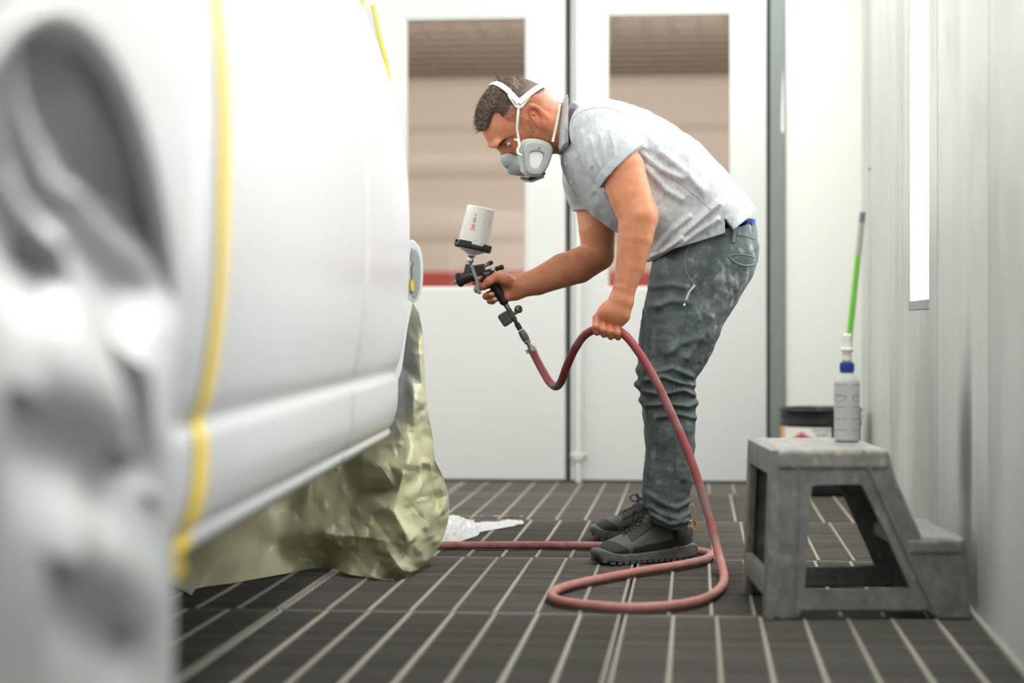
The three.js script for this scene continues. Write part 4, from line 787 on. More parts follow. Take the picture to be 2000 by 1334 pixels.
// ---- polo shirt
const torso = outline(chaikin(flat([[1107, 203], [1135, 193], [1165, 191], [1195, 195], [1250, 210], [1300, 235], [1350, 268], [1400, 315], [1440, 365], [1474, 402], [1505, 445], [1500, 500], [1400, 560], [1290, 548], [1264, 512], [1245, 492], [1225, 472], [1205, 454], [1176, 436], [1149, 415], [1131, 388], [1112, 357], [1098, 332], [1094, 312], [1100, 290], [1104, 250]]), 1));
const keepShirt = outline(flat([[1000, 100], [1520, 100], [1560, 343], [1481, 406], [1418, 455], [1401, 432], [1403, 461], [1352, 477], [1305, 491], [1276, 509], [1262, 512], [1150, 600], [1000, 560]]));
const foldLine = (pts, amp, w, dz) => { const s = pts.slice(1).map((p, i) => [...flat([pts[i]], 5.72)[0], ...flat([p], 5.72)[0]]); return (x, y, z) => { if (z < -MID - 0.02) return 0; let d = 1; for (const [ax, ay, bx, by] of s) { const ex = bx - ax, ey = by - ay, t = clamp(((x - ax) * ex + (y - ay) * ey) / (ex * ex + ey * ey)), q = Math.hypot(x - ax - ex * t, y - ay - ey * t); if (q < d) d = q; } return d > w * 3 ? 0 : amp * Math.exp(-(d * d) / (w * w)); }; };
const shirtFolds = [
  foldLine([[1296, 492], [1340, 452], [1380, 418], [1402, 398]], 0.010, 0.010), foldLine([[1318, 487], [1360, 455], [1400, 430]], 0.008, 0.008), foldLine([[1285, 486], [1310, 452], [1345, 425]], 0.007, 0.009),
  foldLine([[1276, 500], [1300, 490], [1330, 468]], 0.008, 0.007), foldLine([[1382, 452], [1400, 415], [1420, 380]], 0.006, 0.010), foldLine([[1425, 440], [1445, 400], [1450, 370]], 0.005, 0.012),
  foldLine([[1252, 302], [1290, 332], [1330, 350]], 0.006, 0.011), foldLine([[1262, 330], [1300, 372], [1330, 390]], 0.006, 0.011), foldLine([[1290, 300], [1330, 330], [1370, 372]], 0.005, 0.013), foldLine([[1345, 300], [1350, 340], [1340, 380]], 0.004, 0.011),
  foldLine([[1150, 335], [1172, 375], [1196, 400]], 0.006, 0.009), foldLine([[1120, 300], [1140, 345], [1160, 372]], 0.006, 0.009)];
const shoulderFolds = [foldLine([[1170, 270], [1176, 312], [1186, 348]], 0.005, 0.006), foldLine([[1150, 275], [1160, 318], [1180, 352]], 0.006, 0.006), foldLine([[1188, 262], [1196, 305], [1200, 335]], 0.004, 0.006), foldLine([[1222, 215], [1228, 245], [1232, 275]], -0.006, 0.005), foldLine([[1135, 262], [1140, 300], [1152, 330]], 0.005, 0.007)];
const sleeveCut = P(1213, 327, 5.66), sleeveDir = V(0.7, -0.7, 0.1).normalize();
const sleeveL = chain([P(1170, 254, 5.73), P(1194, 296, 5.69), P(1228, 345, 5.655)], [0.088, 0.084, 0.08], 0.03);
const sleeveRcut = P(1142, 412, 6.08), sleeveRdir = V(0.02, -1, 0);
const sleeveR = chain([P(1145, 290, 6.08), P(1156, 360, 6.08), P(1164, 420, 6.08)], [0.085, 0.08, 0.07], 0.03);
const collarHole = cone(P(1070, 246, MID), P(1100, 255, MID), 0.072, 0.066);
const wrinkle = (x, y, z) => { const s = x * 0.7 + y * 0.71, t = x * 0.71 - y * 0.7; return 0.0042 * fbm(s * 6, t * 17, z * 7, 2) + 0.0005 * noise(x * 60, y * 60, z * 60); };
const shirtField = (x, y, z) => {
  const dz = z + MID;
  let d = swell(torso(x, y), dz, 0.125, 0.2);
  if (d < 0.05 && d > -0.05) { d -= wrinkle(x, y, z); for (const f of shirtFolds) d -= f(x, y, z); }
  d = Math.max(d, keepShirt(x, y));
  let s = sleeveL(x, y, z);
  if (s < 0.04 && s > -0.05) { s -= wrinkle(x * 1.2 + 3, y, z); for (const f of shoulderFolds) s -= f(x, y, z); }
  s = Math.max(s, (x - sleeveCut.x) * sleeveDir.x + (y - sleeveCut.y) * sleeveDir.y + (z - sleeveCut.z) * sleeveDir.z);
  let r = sleeveR(x, y, z); if (r < 0.04) r -= wrinkle(x, y + 2, z);
  r = Math.max(r, (x - sleeveRcut.x) * sleeveRdir.x + (y - sleeveRcut.y) * sleeveRdir.y);
  d = smin(d, s, 0.022); d = smin(d, r, 0.03);
  return Math.max(d, -collarHole(x, y, z));
};
const shirtA = lin(0xb3b7b9), shirtB = lin(0x9da2a5), shirtC = lin(0xc2c4c7);
const shirtPaint = (x, y, z) => { const n = noise(x * 160 + y * 60, y * 45 - x * 20, z * 160) + 0.6 * noise(x * 420, y * 160, z * 420); return n > 0 ? mixc(shirtA, shirtC, clamp(n)) : mixc(shirtA, shirtB, clamp(-n * 1.1)); };
const cloth = (more) => new THREE.MeshPhysicalMaterial({ vertexColors: true, roughness: 0.92, sheen: 0.3, sheenRoughness: 0.6, ...more });
const shirt = part(man, 'polo_shirt', skin(shirtField, V(P(1075, 0, MID).x, P(0, 520, MID).y, -MID - 0.32), V(P(1495, 0, MID).x, P(0, 175, MID).y, -MID + 0.34), 0.0052, shirtPaint), cloth(), 'heather grey polo shirt');
{ // collar, cuffs, seams, placket, buttons
  const col = outline(chaikin(flat([[1103, 187], [1116, 187], [1128, 198], [1128, 255], [1120, 293], [1104, 298], [1088, 302], [1089, 262], [1095, 215]]), 1));
  const collarField = (x, y, z) => { const d = swell(col(x, y), z + MID, 0.02, 0.128), h = swell(col(x, y) + 0.006, z + MID, 0.02, 0.085); return Math.max(d, -h + (x > P(1109, 0, MID).x ? 1 : 0)); };
  part(shirt, 'collar', skin(collarField, V(P(1080, 0, MID).x, P(0, 310, MID).y, -MID - 0.13), V(P(1130, 0, MID).x, P(0, 180, MID).y, -MID + 0.13), 0.0036, shirtPaint), cloth(), 'folded collar');
  const ring = [], nr = 40, ax = sleeveDir, u = V(0.7, 0.7, 0).addScaledVector(ax, -V(0.7, 0.7, 0).dot(ax)).normalize(), v = ax.clone().cross(u);
  const cuff = (k, off) => { const pts = []; for (let i = 0; i <= nr; i++) { const a = i / nr * Math.PI * 2, dir = u.clone().multiplyScalar(Math.cos(a)).addScaledVector(v, Math.sin(a)), c = sleeveCut.clone().addScaledVector(ax, -k); const q = onto(shirtField, c.clone().addScaledVector(dir, 0.13), dir.clone().negate(), 0.2); if (q.distanceTo(c) > 0.095) q.copy(c).addScaledVector(dir, 0.082); pts.push(q.addScaledVector(dir, off)); } return pts; };
  const stitch = std(0x9ea2a4, 0.9), rib = [];
  const c0 = cuff(0.028, 0.0002), c1 = cuff(0.002, 0.0015);
  const pos = [], idx = []; for (let i = 0; i <= nr; i++) { const n = c0[i].clone().sub(sleeveCut).normalize().multiplyScalar(0.002); for (const p of [c0[i], c0[i].clone().add(n), c1[i].clone().add(n), c1[i]]) pos.push(p.x, p.y, p.z); }
  for (let i = 0; i < nr; i++) for (let k = 0; k < 3; k++) { const a = i * 4 + k; idx.push(a, a + 4, a + 1, a + 1, a + 4, a + 5); }
  const g = new THREE.BufferGeometry(); g.setAttribute('position', new THREE.Float32BufferAttribute(pos, 3)); g.setIndex(idx); g.computeVertexNormals();
  part(shirt, 'sleeve_cuff', g, new THREE.MeshStandardMaterial({ color: 0xaab0b3, roughness: 0.95, side: THREE.DoubleSide }), 'ribbed sleeve band');
  const seam = (pts, r = 0.0008, f = shirtField, d0 = 5.4) => tube(chaikin(pts, 2, false).map(([a, b]) => seen(f, a, b, d0)), r, undefined, 6);
  part(shirt, 'seams', merge([seam([[1115, 235], [1135, 217], [1165, 209], [1195, 211], [1220, 222]]), seam([[1252, 312], [1290, 332], [1330, 360], [1370, 392], [1400, 420]]), seam([[1100, 335], [1112, 360], [1128, 388], [1132, 378]], 0.001)]), stitch);
  const buttons = []; for (const [a, b] of [[1116, 355], [1106, 320]]) { const p = seen(shirtField, a, b, 5.4), n = slope(shirtField, p); buttons.push(cyl(p, p.clone().addScaledVector(n, 0.003), 0.0058, 0.0052, 14)); }
  const buttonMat = std(0xd8d8d0, 0.3); for (const b of buttons) part(shirt, 'button', b, buttonMat);
}

// ---- trousers
const hip = outline(chaikin(flat([[1300, 400], [1380, 372], [1452, 400], [1474, 432], [1480, 464], [1474, 520], [1450, 566], [1425, 612], [1400, 640], [1340, 660], [1268, 640], [1258, 600], [1265, 570], [1270, 540], [1276, 505]]), 1));
const nearLeg = outline(chaikin(flat([[1290, 480, 5.82], [1400, 460, 5.83], [1476, 470, 5.84], [1473, 524, 5.83], [1449, 568, 5.81], [1424, 612, 5.79], [1412, 632, 5.78], [1400, 667, 5.77], [1377, 717, 5.75], [1356, 742, 5.74], [1353, 760, 5.73], [1361, 782, 5.72], [1356, 820, 5.71], [1358, 855, 5.7], [1354, 924, 5.68], [1349, 969, 5.66], [1342, 1000, 5.65], [1342, 1060, 5.64], [1285, 1050, 5.64], [1268, 996, 5.65], [1262, 974, 5.66], [1260, 934, 5.67], [1264, 870, 5.7], [1262, 820, 5.71], [1256, 770, 5.73], [1250, 735, 5.74], [1254, 705, 5.75], [1260, 667, 5.77], [1264, 618, 5.79], [1268, 577, 5.81], [1272, 540, 5.82]]), 1));
const farLeg = outline(chaikin(flat([[1290, 500, 5.98], [1400, 470, 5.98], [1460, 500, 5.98], [1430, 600, 6.0], [1380, 690, 6.05], [1345, 750, 6.08], [1345, 850, 6.12], [1342, 960, 6.16], [1338, 1030, 6.18], [1262, 1030, 6.18], [1254, 985, 6.17], [1255, 950, 6.16], [1260, 870, 6.13], [1256, 800, 6.1], [1248, 774, 6.09], [1240, 743, 6.08], [1245, 712, 6.07], [1247, 667, 6.04], [1254, 618, 6.02], [1266, 567, 6.0], [1272, 530, 5.98]]), 1));
const yTo = (py, d) => P(0, py, d).y;
const legZ = (y, a, b) => -lerp(b, a, clamp((y - 0.08) / 0.82));
const keepTrousers = outline(flat([[1200, 380], [1399, 452], [1440, 446], [1470, 430], [1540, 418], [1540, 1200], [1346, 1200, 5.64], [1342, 1037, 5.64], [1312, 1032, 5.64], [1284, 1024, 5.64], [1262, 1004, 5.9], [1200, 1000, 6.1]]));
const legFolds = [
  [[1258, 742], [1290, 735], [1330, 748], [1356, 752]], [[1256, 764], [1290, 768], [1330, 760], [1354, 770]], [[1262, 790], [1300, 786], [1340, 792], [1360, 786]], [[1270, 728], [1310, 718], [1350, 735]], [[1280, 812], [1320, 806], [1357, 815]],
  [[1266, 985], [1290, 998], [1320, 1005], [1344, 996]], [[1270, 1000], [1300, 1015], [1340, 1010]], [[1262, 960], [1285, 975], [1315, 985], [1345, 975]],
  [[1275, 560], [1310, 556], [1340, 562]], [[1272, 600], [1310, 588], [1345, 590]], [[1282, 598], [1272, 640], [1268, 690], [1262, 720]], [[1380, 650], [1395, 600], [1405, 570]], [[1340, 700], [1370, 660], [1385, 620]], [[1330, 930], [1335, 880], [1340, 830]], [[1300, 690], [1330, 668], [1365, 660]]
].map((p, i) => foldLine(p, [0.012, 0.013, 0.013, 0.01, 0.009, 0.012, 0.013, 0.008, 0.009, 0.009, 0.013, 0.01, 0.01, 0.008, 0.008][i], i > 7 ? 0.011 : 0.008));
const trouserField = (x, y, z) => {
  let d = y < 0.55 ? 0.3 : swell(hip(x, y), z + MID, 0.13, 0.182);
  if (y > 1.12) return Math.max(d, keepTrousers(x, y));
  const zn = legZ(y, 5.82, 5.645), zf = legZ(y, 5.98, 6.175), wn = lerp(0.062, 0.105, sstep(0.1, 0.85, y));
  let n = swell(nearLeg(x, y), z - zn, lerp(0.06, 0.09, sstep(0.3, 0.8, y)), wn), f = swell(farLeg(x, y), z - zf, lerp(0.055, 0.09, sstep(0.3, 0.8, y)), wn);
  const crease = Math.min(n, f) > 0.05 ? 0 : 0.004 * fbm(x * 14, y * 21 + z * 6, z * 9, 3) + 0.001 * noise(x * 70, y * 70, z * 70);
  if (n < 0.05 && n > -0.06) { n -= crease; for (const g of legFolds) n -= g(x, y, z); }
  if (f < 0.05 && f > -0.06) f -= crease + 0.007 * Math.exp(-(((y - yTo(755, 6.08)) / 0.06) ** 2)) * Math.sin(y * 130 + x * 30);
  d = smin(d, n, 0.04); d = smin(d, f, 0.03);
  return Math.max(d, keepTrousers(x, y));
};
const trA = lin(0x566160), trB = lin(0x424c4b), trDust = lin(0xa9aca8);
const trouserPaint = (x, y, z) => {
  const n = fbm(x * 18, y * 14, z * 18, 4), grain = noise(x * 300, y * 500, z * 300);
  let c = mixc(trA, trB, clamp(0.45 - n * 0.8 + grain * 0.2));
  const q = P(1425, 560, 5.75), s = fbm(x * 45 + 4, y * 30 + x * 30, z * 30, 4), e = Math.hypot((x - q.x) / 0.1, (y - q.y) / 0.13);
  c = mixc(c, trDust, clamp(s * 1.8 - e * 0.8 + 0.3) * 0.55);                       // dust smears on the seat
  return mixc(c, trDust, clamp(fbm(x * 26, y * 26, z * 26 + 9, 4) * 1.5 - 0.55) * 0.4);
};
const trousers = part(man, 'trousers', skin(trouserField, V(P(1225, 0, 6.1).x, 0.07, -6.36), V(P(1500, 0, 5.8).x, P(0, 365, MID).y, -5.5), 0.0054, trouserPaint), cloth({ sheen: 0.15 }), 'grey green work trousers dusted with filler');
{ const seam = (pts, r, d0 = 5.4) => tube(chaikin(pts, 2, false).map(([a, b]) => seen(trouserField, a, b, d0)), r, undefined, 6);
  const st = std(0x4c5654, 0.95), st2 = std(0x66716f, 0.95);
  part(trousers, 'side_seam', merge([seam([[1393, 470], [1390, 500], [1375, 540], [1358, 560], [1345, 600], [1332, 650], [1322, 700], [1316, 745], [1314, 790], [1318, 850], [1320, 900], [1313, 950], [1304, 990], [1308, 1020]], 0.0022), seam([[1398, 470], [1395, 500], [1380, 542], [1364, 560], [1350, 602]], 0.0012)]), st);
  part(trousers, 'pocket_edge', merge([seam([[1352, 472], [1340, 490], [1336, 515], [1343, 540], [1356, 558]], 0.0026), seam([[1348, 474], [1336, 492], [1332, 516], [1340, 543]], 0.0012)]), st2);
  part(trousers, 'back_pocket', merge([seam([[1424, 500], [1440, 497], [1460, 498], [1474, 503]], 0.002), seam([[1424, 502], [1436, 514], [1455, 520], [1473, 516]], 0.003)]), st2);
  part(trousers, 'waistband_seam', seam([[1405, 463], [1430, 458], [1455, 462], [1476, 468]], 0.0014), st);
  const bl = [[1434, 447], [1433, 462], [1432, 474]].map(([a, b]) => seen(trouserField, a, b, 5.4)); part(trousers, 'belt_loop', ribbon(bl, bl.map((p) => slope(trouserField, p)), 0.011, 0.005), std(0x66716f, 0.95));
  const zp = [[1357, 557], [1347, 568], [1342, 580], [1336, 597]].map(([a, b]) => seen(trouserField, a, b, 5.4).add(V(0, 0, 0.003)));
  const pull = part(trousers, 'zip_pull', ribbon(zp, zp.map(() => V(0.1, 0.1, 1)), 0.006, 0.002), std(0xb9bbb6, 0.35, 0.7), 'silvery pull hanging from the pocket');
  part(pull, 'pull_end', ball(zp[3], 0.004), std(0xc9cac5, 0.3, 0.7));
  // blue waistband that shows under the shirt at his back
  const band = outline(flat([[1436, 452], [1445, 432], [1462, 427], [1473, 429], [1473, 436], [1465, 450]]));
  part(man, 'underwear', skin((x, y, z) => swell(band(x, y), z + MID, 0.025, 0.13), V(P(1425, 0, MID).x, P(0, 465, MID).y, -MID - 0.17), V(P(1485, 0, MID).x, P(0, 408, MID).y, -MID + 0.17), 0.005), std(0x2e4a9c, 0.8), 'blue underwear band');
}
// ---- the body itself, under and beyond the clothes
{ const patches = [];
  patches.push(skin(headField, ...box3([P(930, 145, MID), P(1125, 375, MID)], 0.0).map((v, i) => v.clone().setZ(i ? -MID + 0.12 : -MID - 0.12)), 0.0034, skinPaint));
  const noHead = (x, y, z) => { let d = smin(trunk(x, y, z), smin(legN(x, y, z), legF(x, y, z), 0.04), 0.04); d = smin(d, neck(x, y, z), 0.03); d = smin(smin(d, armL(x, y, z), 0.02), armR(x, y, z), 0.02); if (d > 0.03) return d; return Math.max(d, Math.min(y > 0.75 ? shirtField(x, y, z) : 1, trouserField(x, y, z)) + 0.014); };
  patches.push(skin(noHead, V(P(1095, 0, MID).x, 0.1, -MID - 0.42), V(P(1500, 0, MID).x, 1.36, -MID + 0.4), 0.016, skinPaint));
  const armLField = (x, y, z) => smin(smin(armL(x, y, z), elbowPoint(x, y, z), 0.02), handL(x, y, z), 0.014);
  patches.push(skin(armLField, V(P(1150, 0, 5.6).x, P(0, 672, 5.6).y, -5.82), V(P(1296, 0, 5.6).x, P(0, 270, 5.6).y, -5.5), 0.0042, skinPaint));
  const armRField = (x, y, z) => smin(armR(x, y, z), handR(x, y, z), 0.014);
  patches.push(skin(armRField, V(P(918, 0, 6.05).x, P(0, 600, 6.05).y, -6.2), V(P(1215, 0, 6.05).x, P(0, 370, 6.05).y, -5.95), 0.0042, skinPaint));
  // nails
  for (const g of patches) g.deleteAttribute('uv');
  part(man, 'body', mergeGeometries(patches.map((g) => g)), new THREE.MeshPhysicalMaterial({ vertexColors: true, roughness: 0.52, sheen: 0.15, sheenRoughness: 0.5, sheenColor: new THREE.Color(0xffc9b0) }), 'tanned skin');
  const nail = std(0xd9a58c, 0.35), nails = [];
  for (const [a, b, c, rz] of [[959, 574.5, 5.9975, -0.5], [966, 584.5, 5.999, -0.5]]) nails.push(ball(P(a, b, c), 0.006, 1.1, 0.8, 0.35, 12));
  part(man, 'fingernails', merge(nails), nail);
}
// ------------------------------------------------------------------ respirator
const maskGrey = std(0xa9aea8, 0.55), maskDark = std(0x7d837e, 0.55), strapMat = std(0xd9d9cf, 0.8), maskBlack = std(0x1d1f1f, 0.5), clipWhite = std(0xe6e2d6, 0.5);
{ const mask = new THREE.Group(); mask.name = 'respirator'; mask.userData.label = 'grey half mask respirator with two filter covers'; man.add(mask); origins.set(mask, origins.get(man));
  const hg = (g) => flip(g.applyMatrix4(headM));
  // rubber face piece
  const blob = (x, y, z) => { let d = ellipsoid(V(0.118, -0.046, 0), 0.036, 0.058, 0.05)(x, y, z); d = smin(d, ellipsoid(V(0.14, -0.016, 0), 0.026, 0.032, 0.026)(x, y, z), 0.02); d = smin(d, cone(V(0.135, -0.05, 0), V(0.128, -0.055, 0.07), 0.03, 0.024)(x, y, z), 0.02); d = smin(d, cone(V(0.135, -0.05, 0), V(0.128, -0.055, -0.07), 0.03, 0.024)(x, y, z), 0.02); return Math.max(d, -(headShape(x, y, z) - 0.0015)); };
  part(mask, 'face_piece', hg(skin(blob, V(0.06, -0.13, -0.1), V(0.2, 0.045, 0.1), 0.004)), std(0x989e99, 0.55), 'grey rubber face piece');
  // filter covers, alike on both cheeks
  const CZ = 0.098, quadPx = [[1028, 270], [1042, 267.5], [1056, 268.5], [1070, 273], [1079, 278], [1083, 288], [1080, 303], [1075, 318], [1068, 331], [1061, 340], [1055, 342.5], [1038, 342.5], [1029, 339], [1025, 331], [1021.5, 311], [1018.5, 288], [1021, 276]];
  const quadH = chaikin(quadPx.map(([a, b]) => { const p = inHead(a, b, CZ); return [p.x, p.y]; }), 1), cx = quadH.reduce((s, p) => s + p[0], 0) / quadH.length, cy = quadH.reduce((s, p) => s + p[1], 0) / quadH.length;
  const grow = (k, pts = quadH) => pts.map(([x, y]) => [cx + (x - cx) * k, cy + (y - cy) * k]);
  const winPx = [[1040, 293], [1049, 290.5], [1059, 292], [1065.5, 297], [1065, 305], [1059, 321], [1054, 326.5], [1043, 325.5], [1038, 321], [1036.5, 308], [1037, 297]], winH = chaikin(winPx.map(([a, b]) => { const p = inHead(a, b, CZ + 0.012); return [p.x, p.y]; }), 2);
  for (const s of [1, -1]) {
    const turn = new THREE.Matrix4().makeTranslation(cx, cy, 0).multiply(new THREE.Matrix4().makeRotationY(s > 0 ? 0.05 : 0.05)).multiply(new THREE.Matrix4().makeTranslation(-cx, -cy, 0));
    const put = (g) => { g.applyMatrix4(turn); if (s < 0) flip(g.scale(1, 1, -1)); return hg(g); };
    const cover = part(mask, 'filter_cover', put(merge([extrude(grow(1.0), 0.026, 0.006, [], 4).translate(0, 0, CZ - 0.026), extrude(grow(0.86), 0.014, 0.004, [winH], 3).translate(0, 0, CZ - 0.004)])), maskGrey, 'grey plastic filter cover with window');
    part(cover, 'filter_pad', put(extrude(winH.map(([x, y]) => [x, y]), 0.012, 0.003).translate(0, 0, CZ - 0.008)), std(0xe7e6e6, 0.95), 'white filter pad');
    part(cover, 'cover_stud', put(new THREE.SphereGeometry(0.0036, 10, 8).translate(...(() => { const p = inHead(1053, 285, CZ); return [p.x, p.y, CZ + 0.0095]; })())), maskDark);
    part(cover, 'cartridge', put(extrude(grow(0.93), 0.03, 0.003).translate(0, 0, CZ - 0.054)), std(0xc9ccc8, 0.5));
  }
  // exhalation valve below
  const vA = inHead(1040, 338, 0.03), vB = inHead(1046, 356, 0.03), vx = V(vB.x - vA.x, vB.y - vA.y, 0).normalize();
  const vM = new THREE.Matrix4().makeBasis(V(0, 0, 1), vx, V(0, 0, 1).cross(vx)).setPosition(inHead(1043, 338, 0.03).setZ(0.012));
  part(mask, 'valve_body', hg(rbox(0.074, 0.03, 0.05, 0.01, vM)), std(0xc2c6c2, 0.5));
  part(mask, 'valve_ring', hg(rbox(0.082, 0.009, 0.058, 0.004, vM.clone().multiply(new THREE.Matrix4().makeTranslation(0, 0.008, 0)))), maskBlack, 'black valve ring');
  part(mask, 'valve_cap', hg(rbox(0.072, 0.009, 0.048, 0.004, vM.clone().multiply(new THREE.Matrix4().makeTranslation(0, 0.0165, 0)))), std(0x9aa09b, 0.5));
  // head harness
  const dome = (x, y, z) => Math.min(headField(x, y, z), hairShell(x, y, z));
  const near = (px, py) => seen(dome, px, py, 5.6);
  const loop = (j, m, n = 26) => {          // from the near junction over the head to the far one
    const Jl = V(...toHead(j.x, j.y, j.z)), a = V(0.02, 0.03, 0), dj = Jl.clone().sub(a), dm = m.clone().sub(a), pts = [], nrm = [];
    for (let i = 0; i <= n; i++) { const t = i / n * 2 - 1, u = Math.abs(t), dir = V(lerp(dm.x, dj.x, u * u), lerp(dm.y, dj.y, u * u), 0).multiplyScalar(1).add(V(0, 0, -dj.z * t)).normalize(); const hf = (x, y, z) => Math.min(headShape(x, y, z) - 0.004, hairLocal(x, y, z)); const p = onto(hf, a.clone().addScaledVector(dir, 0.24), dir.clone().negate(), 0.3); pts.push(p.clone().addScaledVector(dir, 0.0035).applyMatrix4(headM)); nrm.push(dir.clone().transformDirection(headM)); }
    return [pts, nrm];
  };
  const hairLocal = (x, y, z) => { const p = H(x, y, z); return hairShell(p.x, p.y, p.z); };
  const J = near(1013, 203);
  const front = inHead(966, 168, 0), rear = inHead(1062, 164, 0);
  const [p1, n1] = loop(J, front), [p2, n2] = loop(J, rear);
  part(mask, 'harness', merge([ribbon(p1, n1, 0.0165, 0.002), ribbon(p2, n2, 0.0165, 0.002)]), strapMat, 'pale plastic head harness');
  const yoke = chaikin([[990, 187], [997, 184], [1005, 192], [1012.5, 195.5], [1020, 193], [1030, 184], [1037, 188], [1021, 207], [1017, 211], [1008, 211], [1004, 207]], 1);
  const yg = new THREE.ExtrudeGeometry(new THREE.Shape(yoke.map(([a, b]) => new THREE.Vector2(a, -b))), { depth: 1, bevelEnabled: false, steps: 1 });
  { const p = yg.attributes.position; for (let i = 0; i < p.count; i++) { const q = near(p.getX(i), -p.getY(i)), n = slope(dome, q); q.addScaledVector(n, p.getZ(i) > 0.5 ? 0.0062 : 0.002); p.setXYZ(i, q.x, q.y, q.z); } yg.computeVertexNormals(); }
  part(mask, 'harness_yoke', yg, strapMat, 'flat plastic yoke of the harness');
  const sp = [[1012.5, 207], [1011, 222], [1010, 237], [1009, 250], [1012, 265], [1014, 280], [1016, 292]].map(([a, b]) => near(a, b)), sn = sp.map((p) => slope(dome, p));
  sp[5].z += 0.012; sp[6].z += 0.028; sp.forEach((p, i) => p.addScaledVector(sn[i], 0.0025));
  part(mask, 'side_strap', ribbon(sp, sn.map((n) => n.lerp(V(0, 0, 1), 0.5).normalize()), 0.0078, 0.0018), strapMat, 'cloth strap');
  const hk = [[1006, 273], [1012, 275], [1015, 283], [1011, 292], [1012, 300], [1018, 303]].map(([a, b]) => P(a, b, 5.8)); part(mask, 'strap_hook', tube(hk, 0.0036, 40, 8), clipWhite, 'white strap hook');
  const nk = [[1079, 279], [1083, 262], [1087, 243], [1091, 222], [1093, 212]].map(([a, b]) => near(a, b)); nk[0].z = -5.82; nk.forEach((p, i) => p.add(V(0, 0, 0.003)));
  const strapN = part(mask, 'neck_strap', ribbon(nk, nk.map(() => V(-0.2, 0.1, 0.97).normalize()), 0.0075, 0.0018), strapMat, 'cloth neck strap');
  part(strapN, 'strap_buckle', merge([rbox(0.011, 0.02, 0.006, 0.0025, placed(near(1092, 209).add(V(0, 0, 0.004)), 0, 0, -0.35)), ball(near(1094, 201).add(V(0, 0, 0.004)), 0.005)]), clipWhite);
}

